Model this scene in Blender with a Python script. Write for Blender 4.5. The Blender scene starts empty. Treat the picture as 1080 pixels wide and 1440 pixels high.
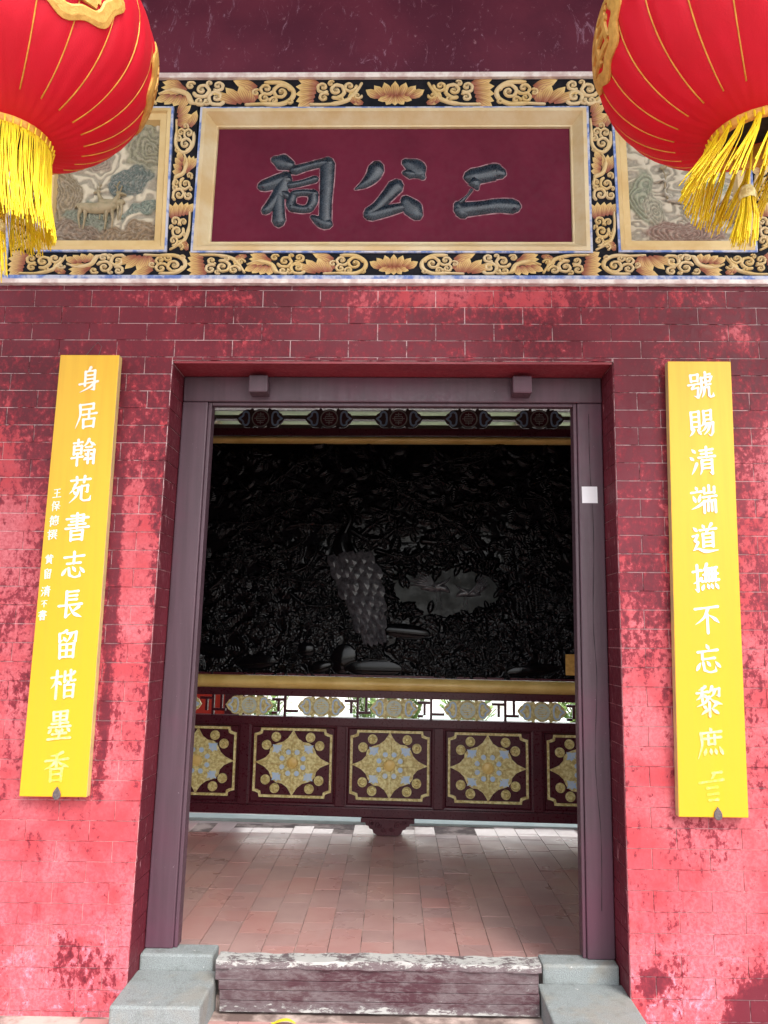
import bpy, bmesh, math, random
import numpy as np
from mathutils import Vector, Matrix
random.seed(7); rng = np.random.default_rng(5)
sc = bpy.context.scene
C = sc.collection
# ------------------------------------------------------------------ camera, sky, sun, exposure
def cam_axes(p=.160969, yaw=-.0164569, roll=.00891894):
    f = np.array([math.sin(yaw)*math.cos(p), math.cos(yaw)*math.cos(p), math.sin(p)])
    r = np.cross(f, [0, 0, 1]); r /= np.linalg.norm(r); u = np.cross(r, f)
    c, s = math.cos(roll), math.sin(roll)
    return r*c+u*s, u*c-r*s, f
R_, U_, F_ = cam_axes()
cd = bpy.data.cameras.new('camera'); cam = bpy.data.objects.new('camera', cd); C.objects.link(cam)
cam.matrix_world = Matrix(((R_[0], U_[0], -F_[0], 0), (R_[1], U_[1], -F_[1], -3.3), (R_[2], U_[2], -F_[2], 1.42), (0, 0, 0, 1)))
cd.sensor_fit = 'HORIZONTAL'; cd.sensor_width = 36; cd.lens = 36*1090.1/1080; cd.clip_end = 300; cd.clip_start = .05
sc.camera = cam
def bp(x, y, Y=0.):                       # a measured direction -> metres on the plane at depth Y
    d = R_*(x-540)/1090.1-U_*(y-720)/1090.1+F_
    t = (Y+3.3)/d[1]; return d[0]*t, 1.42+d[2]*t
w = bpy.data.worlds.new('World'); sc.world = w; w.use_nodes = True
nt = w.node_tree; bg = nt.nodes['Background']; sky = nt.nodes.new('ShaderNodeTexSky')
sky.sky_type = 'NISHITA'; sky.sun_disc = False; sky.sun_elevation = math.radians(50); sky.sun_rotation = math.radians(150)
sky.dust_density = 3.5; sky.air_density = 1.0; sky.ozone_density = 1.0
hs = nt.nodes.new('ShaderNodeHueSaturation'); hs.inputs['Saturation'].default_value = .25; nt.links.new(sky.outputs[0], hs.inputs['Color']); nt.links.new(hs.outputs[0], bg.inputs[0]); bg.inputs[1].default_value = .15
sd = bpy.data.lights.new('sun', 'SUN'); sun = bpy.data.objects.new('sun', sd); C.objects.link(sun)
sd.energy = .85; sd.angle = math.radians(22); sd.color = (1, .95, .88)
sun.rotation_euler = (math.radians(40), 0, math.radians(30))
sc.view_settings.view_transform = 'Standard'; sc.view_settings.look = 'None'; sc.view_settings.gamma = 1
sc.view_settings.exposure = 1.72; sc.view_settings.use_curve_mapping = False
sc.cycles.max_bounces = 8; sc.cycles.diffuse_bounces = 5

# ------------------------------------------------------------------ materials
class Nt:
    def __init__(s, name, rough=.6, metal=0., spec=.5):
        s.m = bpy.data.materials.new(name); s.m.use_nodes = True; s.t = s.m.node_tree
        s.b = s.t.nodes['Principled BSDF']; s.b.inputs['Roughness'].default_value = rough
        s.b.inputs['Metallic'].default_value = metal; s.b.inputs['Specular IOR Level'].default_value = spec
        s._pos = None
    def n(s, ty, **k):
        o = s.t.nodes.new(ty)
        for a, v in k.items(): setattr(o, a, v)
        return o
    def put(s, sock, v):
        if hasattr(v, 'links') or isinstance(v, bpy.types.NodeSocket): s.t.links.new(v, sock)
        elif isinstance(v, (tuple, list)) and len(v) == 3 and sock.type == 'RGBA': sock.default_value = (*v, 1)
        else: sock.default_value = v
    def pos(s, sx=1, sy=1, sz=1):
        if s._pos is None: s._pos = s.n('ShaderNodeNewGeometry').outputs['Position']
        if (sx, sy, sz) == (1, 1, 1): return s._pos
        v = s.n('ShaderNodeVectorMath', operation='MULTIPLY'); s.t.links.new(s._pos, v.inputs[0]); v.inputs[1].default_value = (sx, sy, sz)
        return v.outputs[0]
    def noise(s, scale, detail=4, rough=.55, vec=None, dist=0):
        o = s.n('ShaderNodeTexNoise'); o.inputs['Scale'].default_value = scale; o.inputs['Detail'].default_value = detail
        o.inputs['Roughness'].default_value = rough; o.inputs['Distortion'].default_value = dist
        s.put(o.inputs['Vector'], vec if vec is not None else s.pos()); return o.outputs['Fac']
    def math(s, op, a, b=0., c=0., clamp=False):
        o = s.n('ShaderNodeMath', operation=op, use_clamp=clamp); s.put(o.inputs[0], a); s.put(o.inputs[1], b)
        if op in ('MULTIPLY_ADD', 'SMOOTH_MIN'): s.put(o.inputs[2], c)
        return o.outputs[0]
    def mr(s, v, a, b, c=0., d=1., smooth=True):
        o = s.n('ShaderNodeMapRange', interpolation_type='SMOOTHSTEP' if smooth else 'LINEAR'); s.put(o.inputs[0], v)
        for i, q in enumerate((a, b, c, d)): s.put(o.inputs[i+1], q)
        return o.outputs[0]
    def mix(s, f, a, b, blend='MIX'):
        o = s.n('ShaderNodeMix', data_type='RGBA', blend_type=blend); s.put(o.inputs[0], f); s.put(o.inputs[6], a); s.put(o.inputs[7], b)
        return o.outputs[2]
    def xyz(s, v=None):
        o = s.n('ShaderNodeSeparateXYZ'); s.put(o.inputs[0], v if v is not None else s.pos()); return o.outputs
    def blob(s, x, z, rx, rz, amp):
        a = s.n('ShaderNodeVectorMath', operation='SUBTRACT'); s.t.links.new(s.pos(), a.inputs[0]); a.inputs[1].default_value = (x, 0, z)
        b = s.n('ShaderNodeVectorMath', operation='MULTIPLY'); s.t.links.new(a.outputs[0], b.inputs[0]); b.inputs[1].default_value = (1/rx, 0, 1/rz)
        c = s.n('ShaderNodeVectorMath', operation='LENGTH'); s.t.links.new(b.outputs[0], c.inputs[0])
        return s.mr(c.outputs['Value'], 1, 0.25, 0., amp)
    def col(s, v): s.put(s.b.inputs['Base Color'], v)
    def rough(s, v): s.put(s.b.inputs['Roughness'], v)
    def bump(s, h, strength=.3, dist=.01):
        o = s.n('ShaderNodeBump'); o.inputs['Strength'].default_value = strength; o.inputs['Distance'].default_value = dist
        s.put(o.inputs['Height'], h); s.t.links.new(o.outputs[0], s.b.inputs['Normal'])

def simple(name, a, b=None, scale=8, rough=.6, metal=0., bump=.15, bscale=60, contrast=3, spec=.5):
    N = Nt(name, rough, metal, spec); b = b or tuple(q*.7 for q in a)
    n = N.noise(scale, 6, .6); f = N.mr(n, .5-.5/contrast, .5+.5/contrast)
    N.col(N.mix(f, a, b)); n2 = N.noise(bscale, 5, .6)
    N.rough(N.mr(n2, .3, .7, max(.05, rough-.12), min(1, rough+.12)))
    if bump: N.bump(n2, bump, .004)
    return N.m

MAROON = (.135, .016, .032)
def wall_paint(name, mortar, shelter=0.):
    N = Nt(name, .6, 0, .25); X, Y, Z = N.xyz()
    big = N.noise(1.3, 3); mid = N.noise(7, 6, .65, dist=.6); fine = N.noise(42, 8, .75, N.pos(1, 1, .75))
    streak = N.noise(3.2, 5, .6, N.pos(3, 3, .45))
    field = N.math('MULTIPLY_ADD', N.math('SUBTRACT', mid, .5), 1.5, N.math('MULTIPLY', N.math('SUBTRACT', fine, .5), 3.4))
    field = N.math('ADD', field, N.math('MULTIPLY', N.math('SUBTRACT', streak, .5), 1.1))
    bias = N.mr(Z, 2.9, .6, -.62, .34, False)
    blobs = [(-1.72, 1.9, .25, .55, .5), (-1.12, 1.75, .11, .6, .52), (-1.13, .8, .09, .7, .25), (-1.205, 1.55, .04, 1.1, -.55), (-1.215, 1.0, .035, .35, -.35),
             (1.62, 2.1, .2, .45, .35), (1.68, 1.5, .16, .6, .25), (1.05, 2.0, .14, .9, -.25), (1.03, .9, .12, .6, .25), (-.9, 2.93, .5, .06, .35), (.4, 2.95, .9, .1, .85), (1.3, 2.93, .25, .08, .5),
             (1.52, 2.75, .12, .1, .45), (1.52, -.05, .3, .22, -1.5), (1.0, .1, .1, .1, -.7), (-1.75, 2.35, .2, .25, .2), (-1.6, .3, .5, .5, .3), (.2, 2.86, 1.2, .1, .25), (1.45, .5, .4, .35, .2), (-1.75, .1, .35, .2, -.6), (-1.25, .12, .25, .16, -.45), (-1.5, .55, .3, .1, -.15), (1.25, .62, .2, .15, -.4), (1.45, -.02, .2, .25, -.8)]
    for q in blobs: bias = N.math('ADD', bias, N.blob(*q))
    tot = N.math('SUBTRACT', N.math('ADD', field, bias), shelter)
    mask = N.mr(tot, -.10, .12); soft = N.mr(tot, -.65, .25)
    dark = N.mix(N.mr(big, .35, .65), (.085, .008, .016), (.135, .016, .028))
    dark = N.mix(N.math('MULTIPLY', soft, .85), dark, (.30, .030, .045))
    blot = N.mr(N.noise(2.6, 7, .6, dist=.3), .38, .62)
    sal = N.mix(blot, (.41, .046, .056), (.49, .125, .145))
    low = N.mr(Z, .9, .1, 0., .55); sal = N.mix(N.math('MULTIPLY', low, N.mr(mid, .4, .6)), sal, (.49, .14, .18)); bl = N.mr(N.noise(11, 8, .8, dist=.8), .52, .60); sal = N.mix(N.math('MULTIPLY', bl, N.mr(Z, .40, .02, 0., .8)), sal, (.50, .27, .36)); sal = N.mix(N.math('MULTIPLY', N.mr(N.noise(75, 6, .75), .42, .60), .6), sal, (.34, .045, .06)); sal = N.mix(N.math('MULTIPLY', N.mr(N.noise(24, 8, .8, N.pos(1.4, 1, .5), 1.), .54, .64), .5), sal, (.20, .02, .035))
    c = N.mix(mask, dark, sal)
    fl = N.mr(N.noise(90, 6, .8), .70, .74); c = N.mix(N.math('MULTIPLY', fl, .6), c, (.75, .55, .53))
    if mortar:
        br = N.mr(N.noise(9, 6, .75), .40, .54); lo = N.mr(Z, 1.2, 2.6, .3, .8)
        c = N.mix(N.math('MULTIPLY', br, lo), c, (.80, .66, .66))
        c = N.mix(N.math('MULTIPLY', N.math('SUBTRACT', 1., br), .25), c, (.12, .01, .02))
    elif shelter: c = N.mix(N.math('MULTIPLY', N.mr(N.noise(20, 8, .8, N.pos(1.5, 1.5, .5)), .60, .64), .7), c, (.45, .22, .24))
    else:
        scr = N.mr(N.noise(16, 9, .8, N.pos(1.6, 1, .7), 1.2), .635, .67); c = N.mix(N.math('MULTIPLY', scr, .5), c, (.62, .22, .23))
    N.col(c); N.rough(N.mr(fine, .3, .7, .42, .72)); N.bump(N.math('ADD', N.math('MULTIPLY', mask, .35), fine), .35, .003)
    return N.m
m_brick = wall_paint('painted_brick', False); m_mortar = wall_paint('painted_mortar', True); m_brick_in = wall_paint('painted_brick_reveal', False, 1.25)
def plaster_mat():
    N = Nt('upper_maroon_plaster', .7, 0, .2); big = N.noise(1.6, 5); f = N.noise(30, 8, .7); v = N.noise(9, 9, .82, N.pos(1.5, 1, .6), 1.5)
    c = N.mix(N.mr(big, .35, .65), (.075, .012, .028), (.12, .02, .04)); c = N.mix(N.mr(v, .57, .64), c, (.22, .11, .16))
    c = N.mix(N.math('MULTIPLY', N.mr(f, .62, .70), .55), c, (.30, .16, .20)); N.col(c); N.bump(f, .3, .004); return N.m
m_plaster = plaster_mat()
def purple_wood():
    N = Nt('purple_brown_timber', .45, 0, .4); g = N.noise(7, 6, .6, N.pos(5, 5, .25), .2); f = N.noise(70, 6, .7); b = N.noise(2.2, 4)
    c = N.mix(N.mr(g, .2, .8), (.055, .031, .041), (.082, .046, .062)); c = N.mix(N.mr(b, .45, .7, 0, .45), c, (.12, .03, .06))
    X, Y, Z = N.xyz(); c = N.mix(N.mr(Z, .9, .1, 0., .2), c, (.08, .03, .05))
    c = N.mix(N.math('MULTIPLY', N.mr(f, .69, .74), .6), c, (.5, .42, .46)); N.col(c)
    N.rough(N.mr(f, .3, .7, .33, .55)); N.bump(N.math('ADD', g, N.math('MULTIPLY', f, .4)), .15, .003); return N.m
m_wood = purple_wood()
m_screen = simple('screen_dark_maroon', (.055, .008, .015), (.070, .011, .018), 6, .35, bump=.03, spec=.35)
m_cream = simple('cream_painted_moulding', (.58, .50, .32), (.50, .36, .17), 5, .6, contrast=2.5, bump=.25)
m_creamL = simple('yellow_cream_moulding', (.60, .46, .22), (.50, .34, .13), 5, .6, contrast=2.5, bump=.25)
m_blue = simple('blue_border_paint', (.10, .17, .42), (.42, .45, .55), 22, .6, contrast=5)
m_white = simple('white_border_paint', (.72, .68, .64), (.52, .40, .38), 16, .6, contrast=4)
m_black = simple('black_ground_paint', (.004, .005, .008), (.010, .010, .014), 20, .7, spec=.12)
m_scroll = simple('ochre_scroll_paint', (.56, .40, .16), (.62, .49, .28), 4, .6, contrast=4, bump=.2, bscale=90)
def leaf_mat():
    N = Nt('feather_leaf_paint', .6); a = N.n('ShaderNodeVertexColor', layer_name='Col'); s = N.n('ShaderNodeSeparateColor'); N.t.links.new(a.outputs[0], s.inputs[0])
    t, u = s.outputs[0], s.outputs[1]
    c = N.mix(N.mr(t, .05, .6), (.25, .075, .035), (.50, .32, .11)); c = N.mix(N.mr(t, .55, 1), c, (.62, .46, .18))
    ln = N.math('SINE', N.math('MULTIPLY', u, 30.)); ln = N.mr(ln, .55, .95)
    c = N.mix(N.math('MULTIPLY', ln, N.mr(t, .95, .5, .05, .75)), c, (.16, .03, .03)); N.col(c); return N.m
m_leafp = leaf_mat()
m_namebd = simple('nameboard_maroon', (.082, .006, .020), (.105, .009, .026), 3, .6, bump=.03, bscale=30, spec=.12)
m_slate = simple('slate_black_lacquer', (.006, .011, .019), (.016, .026, .038), 26, .28, bump=.12, bscale=160, spec=.45)
def board_yellow():
    N = Nt('yellow_painted_board', .5); g = N.noise(6, 6, .6, N.pos(6, 1, .3)); f = N.noise(60, 5, .7); X, Y, Z = N.xyz()
    c = N.mix(N.mr(Z, 1.3, 2.6, 0, 1), (.70, .33, .002), (.70, .42, .02)); c = N.mix(N.mr(g, .4, .65, 0, .35), c, (.60, .31, .01))
    c = N.mix(N.mr(N.noise(26, 7, .7), .70, .76, 0, .7), c, (.35, .2, .04)); N.col(c); N.bump(N.math('ADD', g, f), .12, .003); return N.m
m_yel = board_yellow()
m_yedge = simple('bare_board_edge', (.45, .33, .17), (.6, .42, .15), 9, .7)
def char_mat():
    N = Nt('worn_white_characters', .6); X, Y, Z = N.xyz(); f = N.noise(45, 6, .7)
    k = N.math('ADD', N.mr(Z, 1.55, .80, 0, 1.0, False), N.math('MULTIPLY', N.math('SUBTRACT', f, .5), 1.1), clamp=True)
    N.col(N.mix(k, (.80, .80, .74), (.72, .48, .04))); return N.m
m_char = char_mat()
m_red = None
def lantern_mat():
    N = Nt('red_lantern_cloth', .55); f = N.noise(9, 4, .5, N.pos(1, 1, .5), .5); N.col(N.mix(N.mr(f, .4, .65), (.74, .003, .030), (.68, .002, .024)))
    wv = N.noise(260, 2); N.bump(N.math('ADD', N.math('MULTIPLY', f, 2.), wv), .18, .006); N.b.inputs['Sheen Weight'].default_value = .15
    N.b.inputs['Sheen Tint'].default_value = (1, .3, .3, 1)
    tr = N.n('ShaderNodeBsdfTranslucent'); tr.inputs[0].default_value = (.8, .01, .04, 1); mx = N.n('ShaderNodeMixShader'); mx.inputs[0].default_value = .35
    o = N.t.nodes['Material Output']; N.t.links.new(N.b.outputs[0], mx.inputs[1]); N.t.links.new(tr.outputs[0], mx.inputs[2]); N.t.links.new(mx.outputs[0], o.inputs[0])
    return N.m
m_red = lantern_mat()
m_gold = simple('gold_thread', (.80, .42, .07), (.62, .28, .04), 30, .38, metal=.25, bscale=200)
m_goldp = simple('gold_cloth_patch', (.70, .42, .10), (.55, .30, .06), 40, .5, metal=.15, bscale=220, bump=.4)
m_fringe = simple('yellow_fringe_thread', (.84, .66, .004), (.80, .54, .004), 40, .55, bump=0)
m_goldr = simple('gold_painted_rail', (.80, .58, .20), (.66, .44, .12), 5, .38, bump=.1)
m_gilt = simple('pale_gilt_carving', (.78, .70, .34), (.50, .38, .13), 45, .45, bump=.5, bscale=130, contrast=4)
m_pblue = simple('pale_blue_enamel', (.40, .58, .82), (.58, .66, .70), 30, .5, bump=.2)
m_dgrey = simple('dark_medallion_grey', (.30, .29, .26), (.2, .2, .19), 30, .5)
m_dblue = simple('dark_medallion_blue', (.20, .32, .50), (.28, .36, .48), 30, .5)
def lacquer():
    N = Nt('black_lacquer_carving', .22, spec=.22); f = N.noise(70, 6, .7); N.col(N.mix(f, (.0015, .0015, .002), (.003, .003, .004)))
    N.rough(N.mr(N.noise(14, 5), .35, .65, .06, .20)); N.bump(f, .10, .003); return N.m
m_lac = lacquer()
def stone_mat():
    N = Nt('grey_green_granite', .8, 0, .3); sp_ = N.noise(240, 3, .8); md = N.noise(14, 8, .7); st_ = N.noise(3.5, 6, .65, dist=.6); ch = N.noise(22, 5, .7, dist=.4)
    c = N.mix(N.mr(sp_, .35, .65), (.15, .17, .172), (.26, .285, .285)); c = N.mix(N.math('MULTIPLY', N.mr(md, .5, .68), .55), c, (.12, .13, .125))
    c = N.mix(N.math('MULTIPLY', N.mr(st_, .5, .66), .45), c, (.24, .21, .17)); c = N.mix(N.math('MULTIPLY', N.mr(ch, .66, .69), .75), c, (.5, .5, .48))
    N.col(c); N.bump(N.math('ADD', sp_, N.math('MULTIPLY', md, 3.)), .55, .004); return N.m
m_stone = stone_mat()
def peel():
    N = Nt('peeling_maroon_paint', .6); n = N.noise(9, 10, .78, N.pos(1, 1, 3.), .5); f = N.noise(60, 8, .8, N.pos(.6, 1, 1.6)); X, Y, Z = N.xyz()
    s = N.math('ADD', N.math('MULTIPLY', n, 1.3), N.math('MULTIPLY', f, .9)); s = N.math('ADD', s, N.mr(Z, .0, -.05, 0, .22)); s = N.math('ADD', s, N.mr(Z, .11, .15, 0, .30))
    k = N.mr(s, 1.30, 1.38); h = N.mr(s, 1.0, 1.25)
    c = N.mix(N.mr(N.noise(4, 4), .4, .6), (.045, .010, .017), (.065, .034, .040)); c = N.mix(N.math('MULTIPLY', h, .6), c, (.15, .125, .13)); c = N.mix(k, c, (.37, .365, .35))
    N.col(c); N.bump(N.math('ADD', k, f), .5, .004); return N.m
m_peel = peel()
def tile_mat(name, a, b, c3, r0=.22):
    N = Nt(name, .35); oi = N.n('ShaderNodeObjectInfo').outputs['Random']; n = N.noise(3, 5, .6); f = N.noise(80, 5, .7)
    c = N.mix(N.mr(oi, 0, 1, 0, 1, False), a, b); c = N.mix(N.math('MULTIPLY', N.mr(n, .3, .75), .6), c, c3)
    c = N.mix(N.mr(f, .66, .74, 0, .4), c, (.12, .07, .06)); N.col(c); N.rough(N.mr(N.noise(2.2, 4, .5), .3, .7, r0, r0+.2)); N.bump(f, .12, .003); return N.m
m_tile = tile_mat('terracotta_tile', (.43, .205, .185), (.33, .205, .195), (.50, .33, .305))
m_tile2 = tile_mat('daylight_pale_tile', (.62, .47, .45), (.70, .56, .54), (.76, .66, .64), .05)  # terrace tile; on the hall floor its paleness paints in the daylight strip
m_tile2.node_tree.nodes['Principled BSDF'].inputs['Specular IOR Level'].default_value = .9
m_grout = simple('floor_grout', (.46, .36, .32), (.12, .08, .07), 4, .8, contrast=6)
m_pale = simple('pale_courtyard_paving', (.36, .33, .31), (.30, .27, .26), 4, .7)
m_kerb = simple('pale_green_kerb_stone', (.62, .74, .71), (.55, .68, .65), 10, .6)
m_wwall = simple('whitewashed_wall', (.78, .76, .74), (.66, .64, .63), 3, .8)
m_redd = simple('vermilion_door_paint', (.50, .03, .015), (.42, .025, .012), 4, .4)
m_green = simple('pale_green_ceiling', (.50, .60, .36), (.38, .5, .3), 5, .6)
m_cline = simple('cream_ceiling_batten', (.66, .62, .42), None, 5, .6)
m_dark = simple('dark_roof_timber', (.05, .02, .02), None, 5, .6)
m_inner = simple('interior_plaster', (.42, .33, .28), (.34, .26, .22), 2, .8)
m_leafg = simple('garden_leaf', (.10, .20, .04), (.20, .30, .08), 6, .5)
m_iron = simple('rusty_iron', (.12, .09, .09), (.06, .05, .05), 90, .6, bump=.5)
m_paper = simple('white_paper', (.78, .79, .82), (.72, .73, .76), 5, .5, bump=0)
m_soil = simple('planter_soil', (.06, .04, .03), None, 20, .9)

# ------------------------------------------------------------------ mesh helpers
class MB:
    def __init__(s): s.v = []; s.f = []; s.c = None
    def q(s, *pts):
        n = len(s.v); s.v += [tuple(p) for p in pts]; s.f.append(tuple(range(n, n+len(pts))))
    def box(s, x0, x1, y0, y1, z0, z1):
        n = len(s.v)
        s.v += [(x, y, z) for z in (z0, z1) for y in (y0, y1) for x in (x0, x1)]
        s.f += [tuple(n+i for i in f) for f in ((0, 2, 3, 1), (4, 5, 7, 6), (0, 1, 5, 4), (2, 6, 7, 3), (0, 4, 6, 2), (1, 3, 7, 5))]
        return s
    def hexa(s, b, t):                    # bottom 4 points, top 4 points (same winding)
        n = len(s.v); s.v += [tuple(p) for p in b+t]
        s.f += [(n+3, n+2, n+1, n)]+[(n+4, n+5, n+6, n+7)]+[(n+i, n+(i+1) % 4, n+4+(i+1) % 4, n+4+i) for i in range(4)]
        return s
    def prism(s, pts, y0, y1):            # outline in x,z, from y0 (front) to y1 (back)
        n = len(s.v); k = len(pts)
        s.v += [(x, y0, z) for x, z in pts]+[(x, y1, z) for x, z in pts]
        s.f += [tuple(range(n, n+k)), tuple(range(n+2*k-1, n+k-1, -1))]+[(n+i, n+k+i, n+k+(i+1) % k, n+(i+1) % k) for i in range(k)]
        return s
    def disc(s, cx, cz, r, y0, y1, n=20, dome=0.):
        pts = [(cx+r*math.cos(2*math.pi*i/n), cz+r*math.sin(2*math.pi*i/n)) for i in range(n)]
        s.prism(pts, y0, y1)
        if dome:
            b = len(s.v); s.v += [(cx+r*.6*math.cos(2*math.pi*i/n), y0-dome*.7, cz+r*.6*math.sin(2*math.pi*i/n)) for i in range(n)]+[(cx, y0-dome, cz)]
            a = b-2*n
            s.f += [(a+i, a+(i+1) % n, b+(i+1) % n, b+i) for i in range(n)]+[(b+i, b+(i+1) % n, b+n) for i in range(n)]
        return s
    def ribbon(s, pts, ws, h, y0, rounded=True, flat=False):   # domed band on the plane y0, rising towards -y
        P = [Vector((p[0], p[1])) for p in pts]; W = list(ws)
        if rounded:
            d0 = (P[0]-P[1]).normalized(); d1 = (P[-1]-P[-2]).normalized()
            P = [P[0]+d0*W[0]*.5, P[0]+d0*W[0]*.35]+P+[P[-1]+d1*W[-1]*.35, P[-1]+d1*W[-1]*.5]
            W = [W[0]*.12, W[0]*.66]+W+[W[-1]*.66, W[-1]*.12]
        n = len(s.v); prof = ((-.5, 0), (-.36, .75), (0, 1), (.36, .75), (.5, 0)) if not flat else ((-.5, 0), (-.47, 1), (.47, 1), (.5, 0)); k = len(prof); mw = max(W)
        for i, p in enumerate(P):
            a = P[max(0, i-1)]; b = P[min(len(P)-1, i+1)]; t = (b-a).normalized() if (b-a).length > 1e-9 else Vector((1, 0)); nn = Vector((-t.y, t.x))
            hh = h*(min(1, W[i]/mw*1.6) if not flat else 1)
            for u, e in prof:
                q = p+nn*W[i]*u; s.v.append((q.x, y0-hh*e, q.y))
        for i in range(len(P)-1):
            for j in range(k-1):
                a = n+i*k+j; s.f.append((a, a+1, a+k+1, a+k))
        s.f.append(tuple(n+j for j in range(k))); s.f.append(tuple(n+(len(P)-1)*k+j for j in reversed(range(k))))
        return s
    def tube(s, pts, r, n=6, caps=True):
        P = [Vector(p) for p in pts]; rr = r if isinstance(r, (list, tuple)) else [r]*len(P); b = len(s.v)
        for i, p in enumerate(P):
            t = (P[min(len(P)-1, i+1)]-P[max(0, i-1)]).normalized(); a = t.orthogonal().normalized() if abs(t.z) > .999 or True else None
            ref = Vector((.31, .92, .13)) if abs(t.dot(Vector((.31, .92, .13)).normalized())) < .9 else Vector((1, 0, 0))
            a = t.cross(ref).normalized(); c = t.cross(a)
            s.v += [tuple(p+(a*math.cos(2*math.pi*j/n)+c*math.sin(2*math.pi*j/n))*rr[i]) for j in range(n)]
        for i in range(len(P)-1):
            s.f += [(b+i*n+j, b+i*n+(j+1) % n, b+(i+1)*n+(j+1) % n, b+(i+1)*n+j) for j in range(n)]
        if caps: s.f += [tuple(b+j for j in reversed(range(n))), tuple(b+(len(P)-1)*n+j for j in range(n))]
        return s
    def mesh(s, name, mat, smooth=False, sharp=None):
        me = bpy.data.meshes.new(name); me.from_pydata(s.v, [], s.f); me.materials.append(mat)
        if s.c is not None:
            ca = me.color_attributes.new('Col', 'FLOAT_COLOR', 'POINT'); ca.data.foreach_set('color', np.array(s.c, dtype=np.float32).ravel())
        bm = bmesh.new(); bm.from_mesh(me)
        bmesh.ops.recalc_face_normals(bm, faces=bm.faces); bm.to_mesh(me); bm.free()
        if smooth: me.shade_smooth()
        if sharp: me.set_sharp_from_angle(angle=math.radians(sharp))
        return me
def obj(name, me, parent=None, loc=None, rot=None, bevel=0):
    o = bpy.data.objects.new(name, me); C.objects.link(o)
    if parent: o.parent = parent
    if loc: o.location = loc
    if rot: o.rotation_euler = rot
    if bevel:
        b = o.modifiers.new('edge', 'BEVEL'); b.width = bevel; b.segments = 2; b.limit_method = 'ANGLE'; b.angle_limit = math.radians(40)
    return o
def part(name, mb, mat, parent, smooth=False, bevel=0, sharp=None, loc=None, rot=None): return obj(name, mb.mesh(name, mat, smooth, sharp), parent, loc, rot, bevel)
def tag(o, label=None, cat=None, group=None, kind=None):
    for k, v in (('label', label), ('category', cat), ('group', group), ('kind', kind)):
        if v: o[k] = v
    return o
def thing(name, label, cat, loc=(0, 0, 0), rot=(0, 0, 0), group=None):
    o = bpy.data.objects.new(name, None); C.objects.link(o); o.location = loc; o.rotation_euler = rot; o.empty_display_size = .1
    return tag(o, label, cat, group)
def cr(pts, n=6):                         # smooth curve through points (any dimension)
    P = [np.array(p, float) for p in pts]; out = []
    for i in range(len(P)-1):
        a = P[i-1] if i else 2*P[0]-P[1]; b, c = P[i], P[i+1]; d = P[i+2] if i+2 < len(P) else 2*P[-1]-P[-2]
        for k in range(n):
            t = k/n; out.append(.5*((2*b)+(c-a)*t+(2*a-5*b+4*c-d)*t*t+(3*b-a-3*c+d)*t**3))
    out.append(P[-1]); return out
def lin(a, b, t): return a+(b-a)*t
def rect_frame(mb, q, prof):              # q: four corners (x,z) bl, br, tr, tl ; prof: (inset, y) steps
    def ins(d):
        cx = sum(p[0] for p in q)/4; cz = sum(p[1] for p in q)/4
        return [(p[0]+(d if p[0] < cx else -d), p[1]+(d if p[1] < cz else -d)) for p in q]
    rings = []
    for d, y in prof:
        n = len(mb.v); mb.v += [(x, y, z) for x, z in ins(d)]; rings.append(n)
    for a, b in zip(rings, rings[1:]):
        for i in range(4): mb.f.append((a+i, a+(i+1) % 4, b+(i+1) % 4, b+i))

# ================================================================== SETTING: ground, floor
g = part('courtyard_ground', MB().box(-30, 30, -40, 30, -.6, -.12), m_pale, None); tag(g, kind='structure')
pf = part('porch_floor', MB().box(-4, 4, -6, .06, -.119, -.056), m_grout, None); tag(pf, kind='structure')
tm = MB().box(-.0985, .0985, -.0985, .0985, -.012, 0).mesh('floor_tile', m_tile)
for i in range(12):
    for j in range(5):
        o = obj('floor_tile', tm, pf, (-1.1+i*.2, -.93+j*.2, -.05+random.uniform(-.001, .001)), (0, 0, 0))
fl = part('interior_floor', MB().box(-3, 3, .08, 2.98, -.119, -.005), m_grout, None); tag(fl, kind='structure')
TW = .1512; tmk = lambda L: MB().box(-TW/2+.0019, TW/2-.0019, -L/2+.0019, L/2-.0019, -.02, 0).mesh('floor_tile', m_tile)
tms = {}
cand = []
for c in range(-12, 11):
    x = -.003+c*TW+TW/2; y = .09-random.random()*.2
    while y < 2.95:
        L = random.choice((.15, .30, .15, .225)); y1 = y+L
        if y < 2.68 < y1: L = max(.06, round(2.68-y, 3)); y1 = y+L  # straight joint where the painted daylight strip begins
        if y > .08 and y1 < 2.98: cand.append((x, (y+y1)/2, L))
        y = y1
vis = [q for q in cand if q[1] > .42 and abs(q[0]) < 1.05+.27*(q[1]-.4)]
vis.sort(key=lambda q: q[1]); stuffq = [q for q in cand if q not in vis[:290]]
for q in cand: tms.setdefault(q[2], None)
for L in list(tms): tms[L] = tmk(L)
tmp = {}
for L, me in tms.items(): tmp[L] = me.copy(); tmp[L].materials.clear(); tmp[L].materials.append(m_tile2)  # pale copies of the hall tiles, bright daylight put into their colour
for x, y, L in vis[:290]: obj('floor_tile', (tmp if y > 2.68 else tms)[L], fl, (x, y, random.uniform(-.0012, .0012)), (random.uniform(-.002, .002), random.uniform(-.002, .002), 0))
for far in (False, True):
    mb = MB()
    for x, y, L in stuffq:
        if (y > 2.68) == far: mb.box(x-TW/2+.0019, x+TW/2-.0019, y-L/2+.0019, y+L/2-.0019, -.02, 0)
    tag(part('daylight_floor_tile' if far else 'floor_tile', mb, m_tile2 if far else m_tile, fl), kind='stuff')  # tiles past the screen line carry the daylight in their colour
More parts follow.
